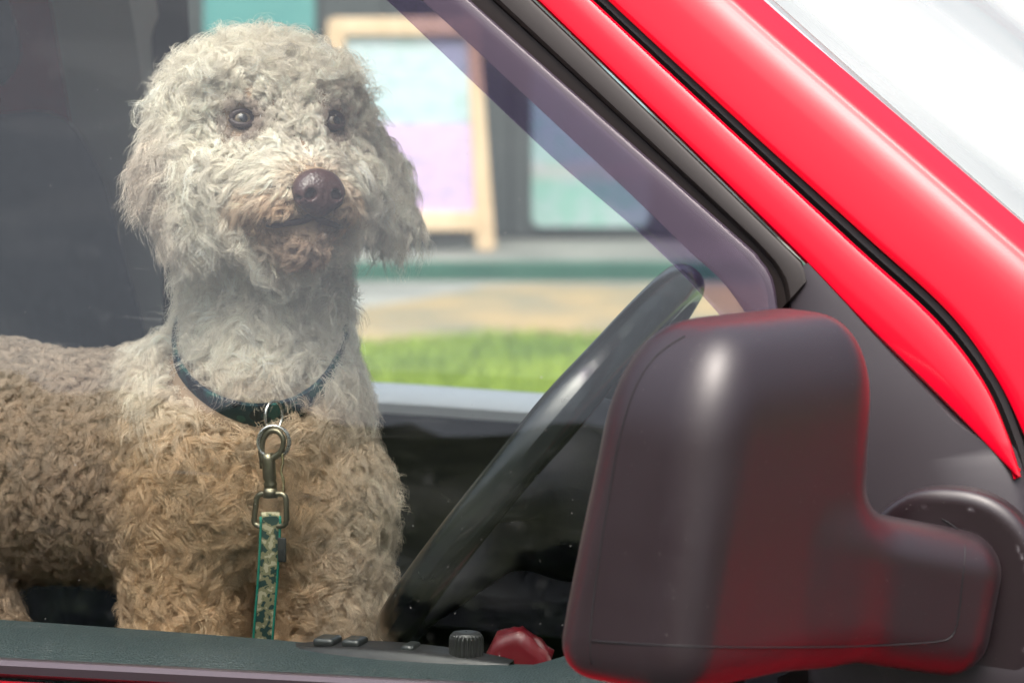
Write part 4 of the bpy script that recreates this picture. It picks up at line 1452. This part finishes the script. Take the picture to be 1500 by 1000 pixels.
# ------------------------------------------------------------------ fur
def fur_mat():
    m = bpy.data.materials.new('dog_fur')
    m.use_nodes = True
    N, L = m.node_tree.nodes, m.node_tree.links
    N.remove(N['Principled BSDF'])
    at = N.new('ShaderNodeAttribute')
    at.attribute_name = 'tint'
    df = N.new('ShaderNodeBsdfDiffuse')
    tr = N.new('ShaderNodeBsdfTranslucent')
    hr = N.new('ShaderNodeBsdfHair')
    hr.component = 'Reflection'
    hr.inputs['RoughnessU'].default_value = 0.35
    hr.inputs['RoughnessV'].default_value = 0.8
    hr.inputs['Color'].default_value = (0.9, 0.88, 0.84, 1)
    L.new(at.outputs['Color'], df.inputs['Color'])
    L.new(at.outputs['Color'], tr.inputs['Color'])
    m1 = N.new('ShaderNodeMixShader')
    m1.inputs[0].default_value = 0.22
    L.new(df.outputs[0], m1.inputs[1])
    L.new(tr.outputs[0], m1.inputs[2])
    m2 = N.new('ShaderNodeMixShader')
    m2.inputs[0].default_value = 0.10
    L.new(m1.outputs[0], m2.inputs[1])
    L.new(hr.outputs[0], m2.inputs[2])
    L.new(m2.outputs[0], N['Material Output'].inputs['Surface'])
    return m
M['fur'] = fur_mat()

tri = np.concatenate([DF[:, [0, 1, 2]], DF[:, [0, 2, 3]]])
A, B, C = DV[tri[:, 0]], DV[tri[:, 1]], DV[tri[:, 2]]
NX = np.cross(B - A, C - A)
AREA = 0.5 * np.linalg.norm(NX, axis=1)
CEN = (A + B + C) / 3
def to_px(p):
    d = p - EYE
    z = d @ FWD
    return 750 + FPX * (d @ RIGHT) / z, 500 - FPX * (d @ UP) / z
px_, py_ = to_px(CEN)
GN = NX / (2 * AREA[:, None] + 1e-12)
if (GN * grad(dog_sdf, CEN)).sum(1).mean() < 0:
    GN = -GN
facing = GN @ (-(FWD))
infr = (px_ > -60) & (py_ < 1040) & (px_ < 760)
wgt = np.where(infr, np.where(facing > -0.35, 1.0, 0.22), 0.10)
wgt = wgt * np.where(py_ > 1010, 0.35, 1.0)

def sample_roots(n, weight):
    pr = AREA * weight
    pr = pr / pr.sum()
    t = rng.choice(len(tri), n, p=pr)
    r1, r2 = np.sqrt(rng.random(n)), rng.random(n)
    p = A[t] * (1 - r1)[:, None] + B[t] * (r1 * (1 - r2))[:, None] + C[t] * (r1 * r2)[:, None]
    g = grad(dog_sdf, p, 1.5e-3)
    nn = g / (np.linalg.norm(g, axis=1)[:, None] + 1e-9)
    return p, nn

def vnoise(p, s, seed=0):
    """cheap smooth noise from summed sines"""
    r = np.random.default_rng(seed)
    out = np.zeros(len(p))
    for k in range(5):
        w = r.normal(0, 1, 3) * s * (1 + 0.5 * k)
        out += np.sin(p @ w + r.uniform(0, 6.28)) / (1 + 0.4 * k)
    return out / 3.0

def regions(p):
    """soft masks over the coat"""
    h = hl(p)
    eyed = np.minimum(np.linalg.norm(p - EYES[0], axis=1), np.linalg.norm(p - EYES[1], axis=1)) / K
    nosed = np.linalg.norm(p - NOSE, axis=1) / K
    ed = ears_sdf(p)
    hd = head_sdf(p)
    bd = body_sdf(p)
    ear = np.clip((0.006 - ed) / 0.006, 0, 1) * np.clip(hd / 0.006, 0, 1)
    head = np.clip((bd - hd) / 0.02 + 0.5, 0, 1)
    muz = np.clip((h[:, 0] - 70) / 45, 0, 1) * np.clip((10 - h[:, 2]) / 30, 0, 1) * head * (1 - ear)
    chin = muz * np.clip((-126 - h[:, 2]) / 20, 0, 1)
    return h, eyed, nosed, ear, head, muz, chin

def grow(n_lock, strands, weight, P, seed, name, loose=0.1):
    p, nn = sample_roots(n_lock, weight)
    h, eyed, nosed, ear, head, muz, chin = regions(p)
    cdist = np.full(len(p), 9.0)
    for k in range(0, 72):
        cdist = np.minimum(cdist, np.linalg.norm(p - CP[k], axis=1))
    qx, qy = to_px(p)
    keep = (eyed > 20) & (nosed > 37) & ((cdist > np.where(((p - CC) @ CAX) * np.sign(CAX @ UP) > 0, 0.0200, 0.0105)) | (qx > 450))
    lq = np.full(len(p), 99.0)
    for q in lp:
        lq = np.minimum(lq, np.linalg.norm(p - q, axis=1) / K)
    keep &= lq > 9
    # bare lids: nothing grows from the front of the sockets
    p, nn, h, eyed, nosed, ear, head, muz, chin = (x[keep] for x in (p, nn, h, eyed, nosed, ear, head, muz, chin))
    n = len(p)
    body = 1 - np.maximum(head, ear)
    pxx, pyy = to_px(p)
    neck = body * np.clip((620 - pyy) / 60, 0, 1) * np.clip((pxx - 215) / 40, 0, 1)
    # ---- flow
    down = -UP
    hdir = HU
    out_c = p - hp(30, 0, -10)
    out_c /= np.linalg.norm(out_c, axis=1)[:, None]
    fl_head = out_c * 0.6 + down * 0.45 + rng.normal(0, 0.45, (n, 3))
    fl_top = out_c + rng.normal(0, 0.7, (n, 3))
    top = np.clip((h[:, 2] - 40) / 40, 0, 1) * head
    fl_muz = -HF * 0.75 + HU * (-0.35) + np.sign(h[:, 1])[:, None] * HL * 0.55 + rng.normal(0, 0.28, (n, 3))
    bridge = np.clip(1 - np.abs(h[:, 1]) / 38, 0, 1) * np.clip((h[:, 2] + 75) / 30, 0, 1) * np.clip((h[:, 0] - 60) / 30, 0, 1)
    fl_br = HU * 0.9 - HF * 0.25 + np.sign(h[:, 1])[:, None] * HL * 0.30 + rng.normal(0, 0.25, (n, 3))
    fl_body = down * 0.9 - np.array([1, 0, 0]) * 0.35 + rng.normal(0, 0.55, (n, 3))
    fl_ear = down * 1.0 + rng.normal(0, 0.42, (n, 3))
    fl = fl_body * body[:, None] + fl_head * (head * (1 - top))[:, None] + fl_top * top[:, None]
    fl = fl * (1 - muz)[:, None] + fl_muz * muz[:, None]
    fl = fl * (1 - bridge)[:, None] + fl_br * bridge[:, None]
    fl = fl * (1 - ear)[:, None] + fl_ear * ear[:, None]
    flare = ear * (h[:, 1] < 0) * np.clip((-128 - h[:, 1]) / 18, 0, 1) * np.clip((h[:, 2] + 105) / 40, 0, 1)
    fl = fl - HL * (1.1 * flare)[:, None]
    e_i = np.where(np.linalg.norm(p - EYES[0], axis=1) < np.linalg.norm(p - EYES[1], axis=1), 0, 1)
    away = p - np.array(EYES)[e_i]
    away /= np.linalg.norm(away, axis=1)[:, None]
    ne = np.clip((78 - eyed) / 30, 0, 1)[:, None]
    fl = fl * (1 - 0.85 * ne) + away * 0.85 * ne
    fl = fl - nn * (fl * nn).sum(1)[:, None]
    fl /= np.linalg.norm(fl, axis=1)[:, None] + 1e-9
    # ---- length, lift, curl
    Ln = 0.038 * body + 0.044 * head
    Ln = Ln * (1 - muz) + 0.026 * muz
    Ln = Ln * (1 - ear) + 0.036 * ear
    Ln = Ln * (1 - bridge) + 0.013 * bridge
    Ln = Ln + 0.008 * neck
    Ln = Ln + 0.002 * flare
    near_eye = np.clip((66 - eyed) / 36, 0, 1)
    Ln = Ln * (1 - 0.76 * near_eye)
    Ln = Ln * (1 - 0.6 * np.clip((58 - nosed) / 22, 0, 1))
    Ln = Ln * (1 - 0.35 * chin)
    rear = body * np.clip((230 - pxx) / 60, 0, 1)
    Ln = Ln * (1 - 0.38 * rear)
    lift = 0.55 * body + 0.80 * head
    lift = lift * (1 - muz) + 0.50 * muz
    lift = lift * (1 - ear) + 0.40 * ear
    lift = lift * (1 - bridge) + 0.35 * bridge
    lift = lift * (1 - 0.5 * near_eye)
    lift = lift + 0.35 * flare
    cr = 0.0058 * body + 0.0060 * head
    cr = cr * (1 - 0.55 * muz) * (1 - 0.7 * bridge) * (1 - 0.25 * ear) * (1 - 0.6 * near_eye) * (1 - 0.5 * rear)
    turns = 1.75 * body + 1.85 * head
    turns = turns * (1 - muz) + 0.65 * muz
    turns = turns * (1 - ear) + 1.7 * ear
    lipd = np.full(n, 99.0)
    for q in lp:
        lipd = np.minimum(lipd, np.linalg.norm(p - q, axis=1) / K)
    cdist2 = np.full(n, 9.0)
    for q in CP:
        cdist2 = np.minimum(cdist2, np.linalg.norm(p - q, axis=1))
    Ln = Ln * (1 - 0.8 * np.clip((40 - lipd) / 22, 0, 1)) * (1 - 0.80 * np.clip((0.046 - cdist2) / 0.026, 0, 1) * (pxx < 440) * (((p - CC) @ CAX) * np.sign(CAX @ UP) > 0))
    Ln = Ln * P.get('len', 1.0) * rng.uniform(0.72, 1.25, n)
    cr = cr * P.get('curl', 1.0) * rng.uniform(0.55, 1.35, n)
    turns = turns * rng.uniform(0.6, 1.35, n)
    phase = rng.uniform(0, 2 * math.pi, n)
    hand = rng.choice([-1.0, 1.0], n)
    # ---- pigment
    cream = np.array([0.84, 0.77, 0.655])
    tan = np.array([0.54, 0.35, 0.185])
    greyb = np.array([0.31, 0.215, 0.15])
    rust = np.array([0.60, 0.36, 0.18])
    dk = np.array([0.27, 0.165, 0.125])
    nz = vnoise(p, 22, 3)
    low = body * np.clip((pyy - 520) / 130 + 0.25 * nz, 0, 1)
    col = cream[None] * np.ones((n, 1))
    def blend(c, w):
        return col * (1 - w)[:, None] + c * w[:, None]
    col = blend(tan, low * 0.92)
    col = blend(cream, body * np.clip((pxx - 440) / 90, 0, 1) * 0.55)
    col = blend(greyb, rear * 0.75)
    mlow = muz * np.clip((-78 - h[:, 2]) / 34 + 0.2 * nz, 0, 1)
    col = blend(rust, mlow * 0.72)
    col = blend(dk, chin * np.clip((h[:, 0] - 108) / 25, 0, 1) * np.clip(1 - np.abs(h[:, 1]) / 62, 0, 1) * 0.7)
    col = blend(np.array([0.10, 0.055, 0.05]), np.clip((24 - lipd) / 14, 0, 1) * 0.7)
    around = np.clip((60 - nosed) / 18, 0, 1) * np.clip((h[:, 2] + 96) / 20, 0, 1)
    col = blend(rust, around * 0.30)
    col = blend(np.array([0.26, 0.17, 0.13]), np.clip((36 - eyed) / 14, 0, 1) * 0.8)
    ear_back = ear * (h[:, 1] < 0) * np.clip((-140 - h[:, 1]) / 20, 0, 1)
    col = blend(np.array([0.40, 0.29, 0.22]), ear_back * 0.6)
    col = col * np.clip(1 + 0.13 * rng.normal(0, 1, (n, 1)), 0.6, 1.35)
    # ---- strands
    s_n = strands
    m = n * s_n
    idx = np.repeat(np.arange(n), s_n)
    b1 = np.cross(nn, fl)
    b1 /= np.linalg.norm(b1, axis=1)[:, None] + 1e-9
    spread = P.get('spread', 0.0022) * (1 - 0.3 * muz - 0.4 * bridge)
    o1, o2 = rng.normal(0, 1, m), rng.normal(0, 1, m)
    isl = rng.random(m) < loose
    root = p[idx] + (b1[idx] * o1[:, None] + fl[idx] * o2[:, None]) * spread[idx][:, None]
    root = root - nn[idx] * (dog_sdf(root) + 0.0005)[:, None]
    Ls = Ln[idx] * rng.uniform(0.75, 1.15, m) * np.where(isl, rng.uniform(0.7, 1.15, m), 1)
    ph = phase[idx] + rng.normal(0, 0.13, m) + np.where(isl, rng.uniform(-2, 2, m), 0)
    crs = cr[idx] * rng.uniform(0.85, 1.15, m)
    tn = turns[idx] * rng.uniform(0.92, 1.08, m)
    f_s = fl[idx] + b1[idx] * (rng.normal(0, 0.10, m) + np.where(isl, rng.normal(0, 0.5, m), 0))[:, None]
    f_s /= np.linalg.norm(f_s, axis=1)[:, None]
    NP = P.get('pts', 11)
    s = np.linspace(0, 1, NP)[None, :]
    lf = lift[idx][:, None]
    ang = np.arctan2(lf, 1.0)[:, :]
    # growth: leaves the skin along the normal, then lays over with the flow
    up_c = Ls[:, None] * (np.sin(np.clip(s * 1.0, 0, 1) * math.pi * 0.5) * lf * 0.75)
    al_c = Ls[:, None] * (s ** 1.35) * 0.72
    e1 = b1[idx]
    e2 = nn[idx] * 0.8 - f_s * 0.45
    th = hand[idx][:, None] * 2 * math.pi * tn[:, None] * s + ph[:, None]
    amp = crs[:, None] * np.clip(s * 2.2, 0, 1)
    c1 = amp * (np.cos(th) - np.cos(ph)[:, None] * (1 - s))
    c2 = amp * (np.sin(th) - np.sin(ph)[:, None] * (1 - s))
    pt = root[:, None, :] + nn[idx][:, None, :] * up_c[..., None] + f_s[:, None, :] * al_c[..., None] + e1[:, None, :] * c1[..., None] + e2[:, None, :] * c2[..., None]
    # gravity on long locks, tips drawn together into the lock
    pt[..., 2] -= (Ls[:, None] * s ** 2) * (0.10 + 0.25 * ear[idx][:, None] + 0.08 * neck[idx][:, None])
    pull = (s ** 1.5) * P.get('clump', 0.40) * np.where(isl, 0.0, 1.0)[:, None]
    pt -= (b1[idx] * o1[:, None] + fl[idx] * o2[:, None])[:, None, :] * (spread[idx][:, None] * pull)[..., None]
    tl = np.clip(1.0 + rng.normal(0, 0.09, (m, 1)), 0.6, 1.3)
    cs = np.clip(col[idx] * tl, 0.02, 0.93)
    hc = bpy.data.hair_curves.new(name)
    hc.add_curves([NP] * m)
    hc.position_data.foreach_set('vector', pt.reshape(-1).astype(np.float32))
    ra = hc.attributes.get('radius') or hc.attributes.new('radius', 'FLOAT', 'POINT')
    rs = (P.get('rad', 0.00017) * rng.uniform(0.75, 1.2, m))[:, None] * np.interp(s[0], [0, 0.15, 0.6, 1.0], [0.9, 1.0, 0.85, 0.25])[None, :]
    ra.data.foreach_set('value', rs.reshape(-1).astype(np.float32))
    ca = hc.attributes.new('tint', 'FLOAT_COLOR', 'CURVE')
    ca.data.foreach_set('color', np.concatenate([cs, np.ones((m, 1))], 1).reshape(-1).astype(np.float32))
    hc.materials.append(M['fur'])
    o = bpy.data.objects.new(name, hc)
    COL.objects.link(o)
    o.parent = dog
    return o

hcx = regions(CEN)
w_head = wgt * (1 + 0.5 * hcx[4] + 0.8 * hcx[5])
grow(13500, 19, w_head, dict(len=1.0, curl=1.0, spread=0.0017, rad=0.00018, pts=13), 1, 'curly_coat', 0.045)
grow(26000, 3, w_head, dict(len=0.45, curl=0.7, spread=0.004, clump=0.2, pts=7, rad=0.00019), 2, 'undercoat', 0.3)

# ================================================================== RED AND WHITE PACKET in the door pocket
pocket_o = box('door_pocket', (-0.32, 0.115, 0.82), (0.22, 0.27, 0.86), M['dark_trim'], van, 0.01)
pk = dp(742, 944, 0.20)
bm = bmesh.new()
bmesh.ops.create_cube(bm, size=1.0)
bmesh.ops.subdivide_edges(bm, edges=bm.edges[:], cuts=7, use_grid_fill=True)
r_ = np.random.default_rng(5)
W_ = r_.normal(0, 1, (6, 3))
for v in bm.verts:
    c = np.array(v.co)
    n_ = sum(math.sin(c @ (W_[k] * (4 + 3 * k)) + k) / (1 + k * 0.6) for k in range(6)) * 0.022
    taper = 1.0 - 0.35 * max(0, c[2])
    v.co = Vector((c[0] * 0.062 * taper * (1 + n_) + 0.012 * c[2], c[1] * 0.030 * (1 + n_ * 2), (c[2] + n_ * 0.8 - 0.25 * abs(c[0] + 0.12)) * 0.11))
for f in bm.faces:
    f.smooth = True
me = bpy.data.meshes.new('packet')
bm.to_mesh(me); bm.free()
mp = mat('packet_print', (0.5, 0.02, 0.03), 0.4)
vary(mp, (0.13, 0.006, 0.012), (0.40, 0.27, 0.27), 24, 1.0, 0.52, 0.62)
me.materials.append(mp)
pko = bpy.data.objects.new('packet', me)
COL.objects.link(pko)
pko.location = pk + np.array([0, 0, -0.038])
pko.rotation_euler = (0, 0.25, 0.3)
tag(pko, 'crumpled red and white packet in the door pocket behind the knob', 'packet')
